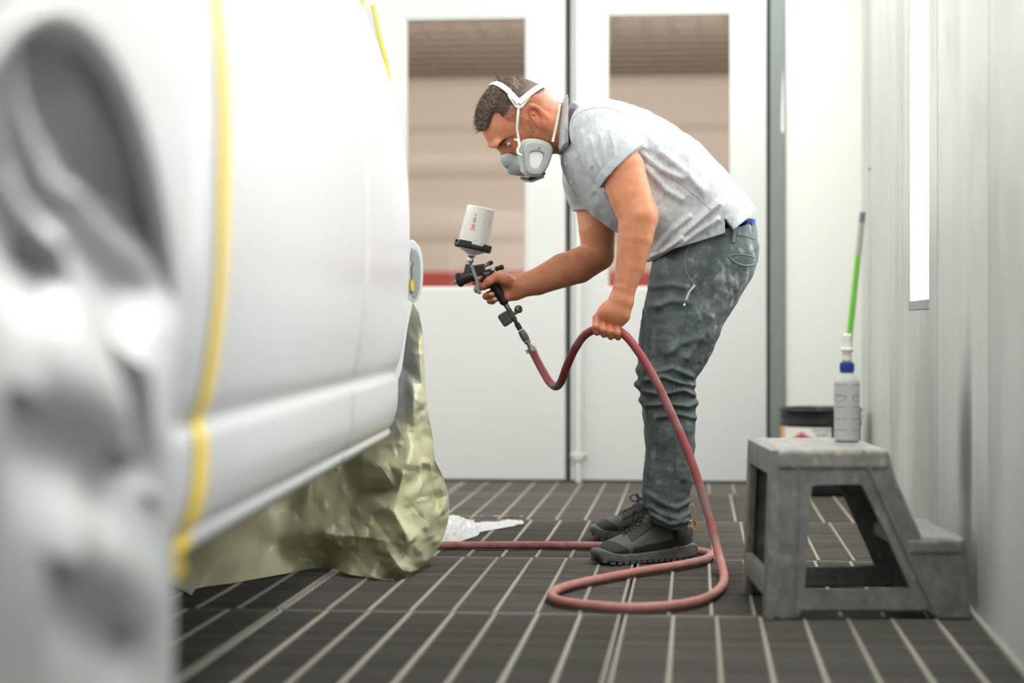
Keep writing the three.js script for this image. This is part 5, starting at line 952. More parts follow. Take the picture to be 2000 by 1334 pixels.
// ------------------------------------------------------------------ shoes
const suede = lin(0x4a4a48), mesh_ = lin(0x7a7974), soleTone = lin(0x5c5d5a), blackish = lin(0x2c2d2c);
function makeShoe() {     // heel at x = 0, toe towards +x, z across; y from the ground
  const side = outline(chaikin([[0.004, 0.012], [0.002, 0.05], [0.004, 0.088], [0.02, 0.098], [0.06, 0.1], [0.1, 0.118], [0.135, 0.135], [0.152, 0.134], [0.165, 0.118], [0.19, 0.098], [0.225, 0.082], [0.262, 0.07], [0.292, 0.056], [0.31, 0.036], [0.314, 0.018], [0.3, 0.012]], 1));
  const W = (x) => curve1([[0, 0.026], [0.03, 0.034], [0.09, 0.035], [0.15, 0.039], [0.22, 0.05], [0.27, 0.046], [0.3, 0.032], [0.316, 0.016]])(x);
  const wAt = (x, y) => W(x) * lerp(1, 0.72, sstep(0.05, 0.13, y)), off = (x) => 0.006 * Math.sin(x * 11);
  const upper = (x, y, z) => swell(side(x, y), z - off(x), 0.034, wAt(x, y));
  const soleSide = outline(chaikin([[-0.006, 0.008], [-0.012, 0.03], [-0.006, 0.05], [0.02, 0.054], [0.06, 0.048], [0.11, 0.04], [0.17, 0.036], [0.24, 0.034], [0.285, 0.04], [0.31, 0.05], [0.323, 0.044], [0.325, 0.03], [0.312, 0.012], [0.285, 0.004], [0.2, 0.002], [0.05, 0.002]], 1));
  const sole = (x, y, z) => Math.max(swell(soleSide(x, y), z - off(x), 0.008, W(clamp(x, 0.004, 0.308)) + 0.005), 0) > 0 ? swell(soleSide(x, y), z - off(x), 0.008, W(clamp(x, 0.004, 0.308)) + 0.005) : swell(soleSide(x, y), z - off(x), 0.008, W(clamp(x, 0.004, 0.308)) + 0.005);
  const paintUpper = (x, y, z) => {
    const n = noise(x * 400, y * 400, z * 400) * 0.5 + 0.5; let c = mixc(mesh_, suede, 0.3 + 0.5 * n);
    if (x < 0.075) c = mixc(suede, blackish, 0.65);
    return c;
  };
  const lo = V(-0.02, 0, -0.07), hi = V(0.34, 0.15, 0.07), out = {};
  out.upper = skin(upper, lo, hi, 0.004, paintUpper);
  out.sole = skin((x, y, z) => sole(x, y, z) , lo, hi, 0.004, (x, y, z) => mixc(soleTone, lin(0x74756f), clamp(0.4 + fbm(x * 40, y * 60, z * 40, 3))));
  // leather overlays: toe cap, side guard, heel counter
  const shell = (keep, t) => (x, y, z) => Math.max(upper(x, y, z) - t, keep(x, y, z));
  const toe = (x, y) => Math.max(0.232 - x + Math.max(0, y - 0.045) * 1.6, y - 0.066), guard = (x, y) => Math.max(0.075 - x, x - 0.215, y - (0.062 - (x - 0.08) * 0.1)), heel = (x, y) => Math.max(x - 0.062 - 0.2 * (y - 0.05), y - 0.085), eyelet = (x, y, z) => Math.max(0.098 - x, x - 0.22, Math.abs(y - (0.126 - (x - 0.11) * 0.46)) - 0.012);
  out.toe = skin(shell(toe, 0.0026), lo, hi, 0.004, (x, y, z) => mixc(suede, blackish, 0.5 + 0.4 * noise(x * 300, y * 300, z * 300)));
  out.guard = skin(shell(guard, 0.0026), lo, hi, 0.004, () => blackish); out.heel = skin(shell(heel, 0.0028), lo, hi, 0.004, () => mixc(blackish, suede, 0.3)); out.eyelet = skin(shell(eyelet, 0.0022), lo, hi, 0.004, () => mixc(suede, blackish, 0.3));
  // tread
  const lugs = []; for (let i = 0; i < 15; i++) { const x = 0.012 + i * 0.0205; for (const s of [-1, 1]) lugs.push(rbox(0.0155, 0.009, 0.028, 0.002, placed(V(x + (s > 0 ? 0.005 : 0), 0.005 + (x > 0.285 ? 0.006 : 0), off(x) + s * (W(x) - 0.0095)), 0, s * 0.15, 0), 1)); }
  out.tread = merge(lugs);
  // laces: crossings, bow, loose ends
  const top = (x) => { const p = onto(upper, V(x, 0.2, off(x)), V(0, -1, 0), 0.3); return p.y; }, lace = [], lp = (x, z, h = 0.003) => { const q = onto(upper, V(x, 0.2, off(x) + z), V(0, -1, 0), 0.3); return V(x, q.y + h, off(x) + z); };
  for (let i = 0; i < 5; i++) { const x = 0.165 + i * 0.013; for (const s of [-1, 1]) lace.push(tube([lp(x, s * 0.017), lp(x + 0.006, 0, 0.006), lp(x + 0.012, -s * 0.017)], 0.0019, 14, 6)); }
  const kx = 0.16, ky = top(kx);
  lace.push(ball(V(kx, ky + 0.006, off(kx)), 0.006, 1.2, 0.8, 1.2, 10));
  lace.push(tube([V(kx, ky + 0.006, 0.004), V(kx + 0.012, ky + 0.02, 0.03), V(kx + 0.006, ky - 0.012, 0.046), V(kx - 0.012, ky - 0.03, 0.048), V(kx + 0.002, ky - 0.026, 0.047), V(kx + 0.004, ky + 0.004, 0.02), V(kx, ky + 0.007, 0.006)], 0.002, 60, 6));
  lace.push(tube([V(kx, ky + 0.006, 0.006), V(kx - 0.012, ky + 0.006, 0.03), V(kx - 0.022, ky - 0.02, 0.044), V(kx - 0.032, ky - 0.042, 0.045)], 0.0019, 30, 6));
  lace.push(tube([V(kx, ky + 0.006, -0.006), V(kx + 0.02, ky + 0.022, -0.028), V(kx + 0.034, ky + 0.012, -0.032), V(kx + 0.022, ky + 0.0, -0.03), V(kx, ky + 0.006, -0.006)], 0.002, 40, 6));
  lace.push(tube([V(kx, ky + 0.006, 0.004), V(kx - 0.03, ky + 0.004, 0.02), V(kx - 0.05, ky - 0.004, 0.026)], 0.0018, 20, 6));
  out.lace = merge(lace);
  out.aglet = cyl(V(kx - 0.028, ky - 0.035, 0.0448), V(kx - 0.036, ky - 0.05, 0.0452), 0.0021, 0.0021, 8);
  const lp2 = []; for (let i = 0; i <= 14; i++) { const a = i / 14 * Math.PI * 1.15 - 0.9; lp2.push(V(-0.002 - 0.011 * Math.cos(a) * 1.1, 0.098 + 0.015 * Math.sin(a), 0)); } out.loop = ribbon(lp2, lp2.map((p) => p.clone().sub(V(-0.002, 0.098, 0)).normalize()), 0.012, 0.002);
  const st = []; for (const pts of [[[0.12, 0.09], [0.135, 0.062]], [[0.145, 0.085], [0.158, 0.058]], [[0.21, 0.07], [0.222, 0.05]]]) st.push(tube(pts.map(([x, y]) => onto(upper, V(x, y, 0.12), V(0, 0, -1), 0.2)), 0.0009, 6, 5)); for (const pts of [[[0.1, 0.058], [0.15, 0.056], [0.205, 0.05]]]) st.push(tube(pts.map(([x, y]) => onto(upper, V(x, y, 0.12), V(0, 0, -1), 0.2).add(V(0, 0, 0.0026))), 0.0008, 20, 5));
  out.stitch = merge(st);
  out.flash = ribbon([[0.052, 0.08], [0.066, 0.089]].map(([x, y]) => onto(upper, V(x, y, 0.12), V(0, 0, -1), 0.2).add(V(0, 0, 0.003))), [V(0, 0, 1), V(0, 0, 1)], 0.004, 0.001);
  out.emblem = ribbon([[0.018, 0.062], [0.024, 0.075], [0.032, 0.06]].map(([x, y]) => onto(upper, V(x, y, 0.12), V(0, 0, -1), 0.2).add(V(0, 0, 0.0034))), [V(0, 0, 1), V(0, 0, 1), V(0, 0, 1)], 0.003, 0.0008);
  return out;
}
const shoeParts = makeShoe(), vc = new THREE.MeshStandardMaterial({ vertexColors: true, roughness: 0.9 });
function wearShoe(heel, heading, mirror, label) {
  const x = V(Math.cos(heading), 0, Math.sin(heading)), M = frame(x, V(0, 1, 0), x.clone().cross(V(0, 1, 0)), heel), shoe = new THREE.Group();
  shoe.name = 'shoe'; shoe.userData.label = label; man.add(shoe); origins.set(shoe, origins.get(man));
  const put = (name, g, m, parent = shoe, l) => part(parent, name, g.clone().applyMatrix4(M), m, l);
  put('sole', shoeParts.sole, vc, shoe, 'thick grey rubber sole'); put('tread', shoeParts.tread, std(0x5a5b57, 0.9));
  put('upper', shoeParts.upper, vc); put('toe_cap', shoeParts.toe, vc); put('side_guard', shoeParts.guard, vc); put('heel_counter', shoeParts.heel, vc); put('eyelet_stay', shoeParts.eyelet, vc);
  put('lace', shoeParts.lace, std(0x333736, 0.9)); put('aglet', shoeParts.aglet, std(0xb4b4ae, 0.4)); put('heel_loop', shoeParts.loop, std(0xe0912f, 0.8), shoe, 'orange heel loop');
  put('stitching', shoeParts.stitch, std(0xa9764a, 0.8)); put('reflector', shoeParts.flash, std(0xd4d6d4, 0.4)); put('emblem', shoeParts.emblem, std(0x9c9e9a, 0.5), shoe, 'small pale angled emblem');
}
wearShoe(P(1350, 1092, 5.73).setY(0.001), Math.PI - 0.42, 1, 'dark grey hiking shoe with orange heel loop, toe turned out');
wearShoe(P(1349, 1058, 6.23).setY(0.001), Math.PI + 0.05, -1, 'dark grey hiking shoe with orange heel loop, pointing at the car');
// ------------------------------------------------------------------ spray gun
{ const G = 6.03, q = (a, b, d = G) => P(a, b, d), gun = thing('spray_gun', 'black spray gun with white paint cup in the right hand of the man', 'spray gun', q(968, 565));
  const black = phys(0x17191a, 0.32, { clearcoat: 0.5 }), chrome = std(0xc9cbca, 0.22, 1), steel = std(0xa8a69a, 0.35, 0.9), brass = std(0xb8973f, 0.4, 0.8), grip = std(0x191a1a, 0.6), gunGrey = std(0x4d504d, 0.6, 0.2);
  const ax = q(916, 516), au = q(940, 407).sub(q(924, 482)).normalize(), up = (t) => ax.clone().addScaledVector(au, t);
  // cup
  const cup0 = q(924, 480);
  const cupT = document.createElement('canvas'); cupT.width = 1024; cupT.height = 512;
  { const c = cupT.getContext('2d'); c.fillStyle = '#e2e2d8'; c.fillRect(0, 0, 1024, 512);
    c.fillStyle = '#4c4c48'; let s = 7; const r2 = () => (s = (s * 16807) % 2147483647) / 2147483647;
    for (let k = 0; k < 4; k++) { const bx = [330, 395, 60, 720][k]; for (let i = 0; i < 30; i++) { c.beginPath(); c.ellipse(bx + (i % 3) * 15 + (i % 2) * 4, 90 + i * 11.5, 2.4, 3, 0, 0, 7); if (r2() > 0.2) c.fill(); } }
    c.font = '12px sans-serif'; c.fillText('RATIO', 270, 452); c.fillText('MIX', 345, 462);
    c.save(); c.translate(232, 330); c.rotate(-Math.PI / 2); c.font = 'bold 62px sans-serif'; c.fillStyle = '#d8321f'; c.fillText('3M', 0, 22); c.fillStyle = '#555'; c.fillRect(100, -24, 3, 48); c.font = 'bold 42px sans-serif'; c.fillStyle = '#222'; c.fillText('PPS', 112, 16); c.beginPath(); c.arc(212, -6, 9, 0, 7); c.strokeStyle = '#222'; c.lineWidth = 4; c.stroke(); c.beginPath(); c.moveTo(216, 2); c.lineTo(236, 12); c.stroke(); c.restore(); }
  const cupTex = new THREE.CanvasTexture(cupT); cupTex.colorSpace = THREE.SRGBColorSpace; cupTex.wrapS = THREE.RepeatWrapping;
  const wall = byHeight(new THREE.LatheGeometry([[0.0478, 0], [0.0472, 0.03], [0.0455, 0.07], [0.0442, 0.1], [0.0435, 0.116], [0.042, 0.12]].map((p) => new THREE.Vector2(...p)), 64));
  wall.rotateY(-1.65); wall.applyQuaternion(along(V(), au)); wall.translate(cup0.x, cup0.y, cup0.z);
  const cup = part(gun, 'paint_cup', wall, phys(0xffffff, 0.35, { map: cupTex, side: THREE.DoubleSide }), 'white translucent paint cup printed with dots');
  part(cup, 'cup_lid', lathe([[0.0001, 0.113], [0.036, 0.113], [0.0375, 0.121], [0.042, 0.1215], [0.0438, 0.119], [0.044, 0.116]], cup0, cup0.clone().add(au), 48), phys(0xe4e4dc, 0.4));
  part(cup, 'cup_collar', lathe([[0.049, -0.012], [0.0555, -0.013], [0.056, -0.002], [0.052, 0.003], [0.0485, 0.003]], cup0, cup0.clone().add(au), 48), grip, 'black collar ring');
  const tabs = []; for (let i = 0; i < 4; i++) { const a = i * 1.571 + 0.5, e1 = V(1, 0, 0).applyQuaternion(along(V(), au)), e3 = V(0, 0, 1).applyQuaternion(along(V(), au)), dir = e1.clone().multiplyScalar(Math.cos(a)).addScaledVector(e3, Math.sin(a)), s = dir.clone().cross(au); tabs.push(rbox(0.044, 0.02, 0.007, 0.002, frame(s, au, dir.clone().negate(), cup0.clone().addScaledVector(dir, 0.0515).addScaledVector(au, 0.0)))); }
  part(cup, 'collar_tabs', merge(tabs), grip);
  part(cup, 'cup_funnel', lathe([[0.008, -0.034], [0.012, -0.028], [0.03, -0.02], [0.045, -0.012], [0.048, -0.004]], cup0, cup0.clone().add(au), 48), phys(0xdfe0d6, 0.35));
  part(gun, 'cup_adapter', lathe([[0.008, 0], [0.0085, 0.008], [0.011, 0.01], [0.011, 0.016], [0.008, 0.018], [0.0085, 0.024], [0.013, 0.026], [0.013, 0.033], [0.009, 0.036]], q(917, 517), q(917, 517).add(au), 20), chrome, 'chrome cup adapter');
  // body
  part(gun, 'gun_head', merge([cyl(q(916, 517), q(911, 541), 0.0115, 0.0125, 24), cyl(q(920, 539), q(898, 546.5), 0.0185, 0.0195, 28), ball(q(919, 539), 0.0185), cyl(q(918, 520), q(915, 535), 0.014, 0.016, 20)]), black);
  const dirN = q(898, 546.5).sub(q(920, 539)).normalize();
  part(gun, 'air_cap', merge([lathe([[0.019, 0], [0.0215, 0.002], [0.0215, 0.014], [0.0195, 0.017], [0.013, 0.02], [0.008, 0.02]], q(903, 545), q(903, 545).add(dirN), 30), ...[...Array(14)].map((_, i) => { const a = i / 14 * 6.283, e = V(0, 0, 1), f = dirN.clone().cross(e); const r = e.clone().multiplyScalar(Math.cos(a)).addScaledVector(f, Math.sin(a)); return cyl(q(903, 545).addScaledVector(r, 0.0213).addScaledVector(dirN, 0.003), q(903, 545).addScaledVector(r, 0.0213).addScaledVector(dirN, 0.013), 0.0016, 0.0016, 6); })]), grip, 'black knurled air cap');
  part(gun, 'nozzle', merge([cyl(q(897, 547), q(888, 550), 0.006, 0.005, 14), cyl(q(888, 550), q(882, 552), 0.0026, 0.0018, 10), rbox(0.012, 0.007, 0.006, 0.002, placed(q(889, 552.5), 0, 0, 0.3)), rbox(0.012, 0.007, 0.006, 0.002, placed(q(891, 545), 0, 0, 0.3))]), steel, 'pale metal nozzle');
  const bodySide = flat([[921, 519], [946, 515], [948, 527], [960, 524], [966, 527], [966, 532], [953, 540], [948, 541], [942, 538], [934, 540], [924, 536]], G);
  const body = part(gun, 'gun_body', extrude(bodySide, 0.026, 0.005, [], 3).translate(0, 0, -G - 0.013), black);
  { const t = document.createElement('canvas'); t.width = 128; t.height = 40; const c = t.getContext('2d'); c.fillStyle = '#191b1c'; c.fillRect(0, 0, 128, 40); c.font = 'bold 30px sans-serif'; c.fillStyle = '#c8cac8'; c.fillText('TEKNA', 8, 31); const tx = new THREE.CanvasTexture(t); tx.colorSpace = THREE.SRGBColorSpace; part(body, 'maker_plate', new THREE.PlaneGeometry(0.023, 0.0072).applyMatrix4(placed(q(951, 533.5, G - 0.0134), 0, 0, 0.13)), std(0xffffff, 0.4, 0, { map: tx }), 'small lettered plate'); }
  part(gun, 'fan_knob', merge([cyl(q(945, 520), q(952, 516.5), 0.0055, 0.0055, 14)]), chrome); part(gun, 'fan_knob_cap', merge([cyl(q(952, 516.5), q(954, 515.5), 0.0065, 0.0065, 14), cyl(q(954.5, 515.3), q(959.5, 513), 0.0072, 0.0064, 16), ball(q(959.5, 513), 0.0064)]), grip);
  part(gun, 'fluid_knob_stem', cyl(q(962, 526.5), q(969, 525), 0.0045, 0.0045, 14), chrome); part(gun, 'fluid_knob', merge([lathe([[0.005, 0], [0.0078, 0.002], [0.0066, 0.012], [0.0082, 0.016], [0.0082, 0.024], [0.006, 0.027], [0.0001, 0.027]], q(967.5, 525.5), q(984, 521), 18)]), grip);
  const gp = [[952, 540], [958, 549], [966, 560], [975, 573], [984, 588]].map(([a, b]) => q(a, b));
  const handle = part(gun, 'handle', merge([tube(gp, 0.0145, 40, 18), ...[...Array(12)].map((_, i) => { const p = new THREE.CatmullRomCurve3(gp), a = p.getPoint(0.25 + i * 0.058), t = p.getTangent(0.25 + i * 0.058); return new THREE.TorusGeometry(0.0146, 0.0012, 6, 22).applyQuaternion(new THREE.Quaternion().setFromUnitVectors(V(0, 0, 1), t)).translate(a.x, a.y, a.z); })]), grip, 'ribbed black handle');
  part(handle, 'finger_rest', tube([q(961, 566), q(953, 572), q(947, 575)], 0.0035, 14, 8), grip);
  const tg = [[921, 517], [924, 528], [929, 541], [932, 550], [933, 562], [936, 574], [940, 571]].map(([a, b]) => q(a, b, G - 0.017));
  const tf = [[921, 517], [924, 528], [929, 541], [932, 550]].map(([a, b]) => q(a, b, G + 0.017));
  part(gun, 'trigger', merge([ribbon(tg, tg.map(() => V(0, 0, 1)), (t) => lerp(0.0105, 0.008, t), 0.003), ribbon(tf, tf.map(() => V(0, 0, 1)), 0.0105, 0.003), cyl(q(930, 545, G - 0.016), q(930, 545, G + 0.018), 0.004, 0.004, 10), cyl(q(922.5, 525, G - 0.0205), q(922.5, 525, G + 0.019), 0.004, 0.004, 12)]), chrome, 'chrome trigger');
  // regulator and coupling below the handle
  const d1 = q(1043, 690).sub(q(985, 590)).normalize(), e = (t) => q(985, 590).addScaledVector(d1, t), L = q(1043, 690).distanceTo(q(985, 590)), at = (t) => e(t * L);
  part(gun, 'handle_fitting', merge([cyl(at(-0.02), at(0.05), 0.006, 0.006, 16), cyl(at(0.05), at(0.12), 0.0088, 0.0088, 6), cyl(at(0.12), at(0.17), 0.007, 0.007, 16)]), std(0x8b836c, 0.35, 0.9));
  const side = V(-d1.y, d1.x, 0);
  const rot = Math.atan2(d1.y, d1.x);
  part(gun, 'regulator_block', merge([rbox(0.03, 0.015, 0.02, 0.003, placed(at(0.24), 0, 0, rot)), cyl(at(0.14), at(0.36), 0.0085, 0.0085, 8)]), std(0x55524a, 0.45, 0.5));
  part(gun, 'pressure_gauge', rbox(0.042, 0.034, 0.024, 0.007, placed(at(0.255).add(side.clone().multiplyScalar(-0.0235)), 0, 0, rot + 0.05)), gunGrey, 'grey pressure gauge');
  part(gun, 'regulator_knob', merge([cyl(at(0.25).addScaledVector(side, 0.006), at(0.25).addScaledVector(side, 0.018), 0.006, 0.006, 12), lathe([[0.0001, -0.008], [0.01, -0.008], [0.0125, -0.005], [0.0125, 0.005], [0.01, 0.009], [0.0001, 0.009]], at(0.225).addScaledVector(side, 0.0265), at(0.225).addScaledVector(side, 0.0265).add(V(0.55, 0.1, 0.83)), 22)]), std(0x8f8776, 0.3, 0.9), 'brassy regulator knob');
  part(gun, 'hex_fitting', merge([cyl(at(0.36), at(0.42), 0.0065, 0.0065, 14), cyl(at(0.42), at(0.54), 0.0098, 0.0098, 6)]), std(0x3d3e3b, 0.5, 0.5));
  part(gun, 'coupling', merge([lathe([[0.006, 0], [0.0105, 0.002], [0.0112, 0.012], [0.0122, 0.015], [0.0122, 0.028], [0.0112, 0.032], [0.0112, 0.036], [0.009, 0.038]], at(0.55), at(1), 24)]), std(0x6a6c67, 0.5, 0.4), 'grey quick coupling');
  part(gun, 'coupling_ring', cyl(at(0.762), at(0.805), 0.0105, 0.0098, 24), brass, 'golden ring'); part(gun, 'hose_tail', merge([cyl(at(0.8), at(0.83), 0.0065, 0.0065, 14), cyl(at(0.83), at(0.9), 0.0092, 0.0092, 6)]), steel);
  part(gun, 'hose_clamp', merge([cyl(at(0.89), at(1.01), 0.0132, 0.0138, 20), rbox(0.013, 0.012, 0.01, 0.002, placed(at(0.92).addScaledVector(side, -0.0135), 0, 0, rot)), rbox(0.01, 0.01, 0.012, 0.002, placed(at(0.96).add(V(0.002, 0.003, 0.0125)), 0, 0, rot))]), std(0xb5b0a2, 0.4, 0.7), 'pale metal hose clamp');
}
// ------------------------------------------------------------------ air hose
{ const R = 0.0121, onFloor = (px, py) => P(px, py, (EYE - R - 0.003) * FOCAL / (py - HORIZON));
  const pts = [P(1041, 688, 6.03), P(1050, 706, 6.01), P(1062, 728, 5.97), P(1074, 747, 5.92), P(1086, 755, 5.86), P(1096, 745, 5.8), P(1106, 718, 5.75), P(1122, 683, 5.7), P(1143, 654, 5.65), P(1162, 644, 5.625), P(1187, 641, 5.612), P(1206, 645, 5.605), P(1222, 656, 5.595), P(1247, 687, 5.575), P(1275, 733, 5.555), P(1303, 790, 5.535), P(1330, 850, 5.51), P(1352, 905, 5.49), P(1370, 960, 5.475), P(1388, 1022, 5.45), P(1401, 1072, 5.41), P(1410, 1105, 5.33), onFloor(1414, 1132), onFloor(1398, 1157), onFloor(1365, 1173), onFloor(1310, 1183), onFloor(1230, 1187), onFloor(1150, 1182), onFloor(1098, 1175), onFloor(1078, 1166), onFloor(1085, 1154), onFloor(1115, 1143), onFloor(1180, 1129), onFloor(1260, 1114), onFloor(1330, 1103), onFloor(1372, 1094), onFloor(1388, 1086), onFloor(1383, 1080), onFloor(1360, 1076), onFloor(1310, 1071.5), onFloor(1240, 1068), onFloor(1150, 1065.5), onFloor(1040, 1064.5), onFloor(900, 1065), onFloor(760, 1066), onFloor(640, 1066)];
  const curve = new THREE.CatmullRomCurve3(pts, false, 'centripetal'), g = new THREE.TubeGeometry(curve, 900, R, 16, false), p = g.attributes.position, col = new Float32Array(p.count * 3);
  const red = lin(0x8f3a36), dust = lin(0xb58a80), grey = lin(0x84766f), pink = lin(0xb0756a), len = curve.getLength();
  for (let i = 0; i < p.count; i++) { const s = Math.floor(i / 17) / 900, x = p.getX(i), y = p.getY(i), z = p.getZ(i), n = fbm(x * 30, y * 30, z * 30, 4), m = fbm(s * 40, 1, 2, 3);
    let c = mixc(red, pink, sstep(0.16, 0.36, s) * (1 - 0.45 * sstep(0.78, 0.86, s)) * 0.85); c = mixc(c, dust, clamp(0.3 + n * 0.9) * sstep(0.15, 0.4, s) * 0.7); c = mixc(c, grey, clamp(m * 1.6 + n * 0.6 - 0.35) * 0.8); col.set(c, i * 3); }
  g.setAttribute('color', new THREE.BufferAttribute(col, 3));
  solo('air_hose', g, new THREE.MeshStandardMaterial({ vertexColors: true, roughness: 0.62 }), 'dusty red rubber air hose looped from the floor through the hand to the spray gun', 'hose', onFloor(1200, 1130).setY(0));
}

// ------------------------------------------------------------------ step stool
const stainTex = dataTexture(512, 512, (u, v) => {
  const n = fbm(u * 9, v * 9, 1, 5), s = fbm(u * 34, v * 22, 4, 3), p = fbm(u * 20 + 4, v * 13, 8, 4); let g = 168 + n * 22 + s * 16; let c = [g, g, g * 0.985]; const k = sstep(0.45, 0.75, p + s * 0.3); c = [c[0] + 24 * k, c[1] + 21 * k, c[2] + 12 * k]; const b = sstep(0.62, 0.8, fbm(u * 30, v * 14 + 7, 12, 3)); c = [c[0] - 2 * b, c[1] + 7 * b, c[2] + 18 * b]; const r = sstep(0.6, 0.8, fbm(u * 22, v * 22, 20, 3)); c = [c[0] + 16 * r, c[1] + 7 * r, c[2] + 3 * r];
  return c;
});
{ const D = 4.56, stool = thing('step_stool', 'grey stained plastic two step stool standing against the streaked wall', 'step stool', P(1690, 1213, D).setY(0));
  const mat = std(0xc2c2c0, 0.7, 0, { map: stainTex }), matTop = std(0xdad9d4, 0.75, 0, { map: stainTex }), u = (pts, d) => pts.map(([a, b]) => { const p = P(a, b, d); return [p.x, p.y]; });
  const floorAt = (pts) => pts.map(([x, y]) => [x, Math.max(y, 0.001)]);
  const outer = floorAt(u([[1517, 884], [1522, 878], [1726, 879], [1737, 884], [1741, 897], [1750, 935], [1800, 1048], [1870, 1052], [1880, 1058], [1885, 1075], [1899, 1222], [1828, 1222], [1812, 1196], [1567, 1196], [1561, 1222], [1502, 1222], [1506, 1120]], D));
  const hole = chaikin(u([[1579, 948], [1583, 941], [1682, 939], [1692, 945], [1787, 1148], [1783, 1158], [1570, 1161], [1564, 1153]], D), 1);
  const frontG = extrude(outer, 0.03, 0.008, [hole], 3).translate(0, 0, -D - 0.03);
  part(stool, 'side_panel', boxUV(frontG, 1.6), mat, 'grey plastic side with a large opening');
  const D2 = 5.02, shift = (pts) => pts.map(([x, y]) => { const s = P(1690, 0, D).x; return [s + (x - s) * 0.97, y]; });
  part(stool, 'side_panel', boxUV(extrude(shift(outer), 0.03, 0.006, [shift(hole)], 2).translate(0, 0, -D2), 1.6), mat);
  const X = (px) => P(px, 0, D).x, Y = (py) => P(0, py, D).y, zc = -(D + D2) / 2, dz = D2 - D;
  part(stool, 'top_step', boxUV(rbox(X(1738) - X(1516), 0.05, dz + 0.012, 0.014, placed(V((X(1738) + X(1516)) / 2, Y(878) - 0.0245, zc))), 1.6), matTop, 'worn pale grey top step');
  part(stool, 'lower_step', boxUV(rbox(X(1882) - X(1770), 0.04, dz + 0.008, 0.012, placed(V((X(1882) + X(1770)) / 2, Y(1052) - 0.02, zc))), 1.6), mat);
  // end frame on the left, tapering outwards to the floor
  const zo = (t) => -lerp(D, D2, t), endOuter = [[-D2, 0.001], [-D2 + 0.05, 0.001], [-D2 + 0.06, 0.055], [-D - 0.07, 0.05], [-D - 0.06, 0.001], [-D, 0.001], [-D, Y(880)], [-D2, Y(880)]], endHole = [[-D2 + 0.05, 0.11], [-D - 0.06, 0.105], [-D - 0.06, Y(930)], [-D2 + 0.06, Y(930)]];
  const eg = extrude(endOuter, 0.02, 0.004, [endHole]); eg.applyMatrix4(frame(V(0, 0, 1), V(0, 1, 0), V(-1, 0, 0), V(X(1510) + 0.016, 0, 0))); 
  { const p = eg.attributes.position; for (let i = 0; i < p.count; i++) p.setX(i, p.getX(i) - (0.4 - p.getY(i)) * 0.035); eg.computeVertexNormals(); }
  part(stool, 'end_panel', boxUV(toCreasedNormals(eg, 0.5), 1.6), mat);
  part(stool, 'riser', boxUV(merge([rbox(0.014, 0.2, dz - 0.03, 0.004, placed(V(X(1768), Y(985), zc), 0, 0, 0.42)), rbox(0.014, 0.19, dz - 0.02, 0.004, placed(V(X(1886), 0.094, zc), 0, 0, 0.04))]), 1.6), mat);
  // raised edge ribs and small feet
  const rib = (pts, r) => tube(pts.map(([a, b]) => P(a, b, D - 0.001)), r, 30, 8);
  part(stool, 'rib', boxUV(merge([rib([[1685, 882], [1700, 920], [1790, 1120], [1832, 1205]], 0.005), rib([[1558, 890], [1557, 1000], [1552, 1120], [1550, 1205]], 0.004)]), 1.6), mat);
  for (const [x, z] of [[1530, -D - 0.012], [1552, -D - 0.012], [1836, -D - 0.012], [1890, -D - 0.012], [1512, -D2 + 0.02]]) part(stool, 'foot', boxUV(rbox(0.016, 0.016, 0.022, 0.003, placed(V(X(x), 0.0085, z))), 1.6), mat);
}
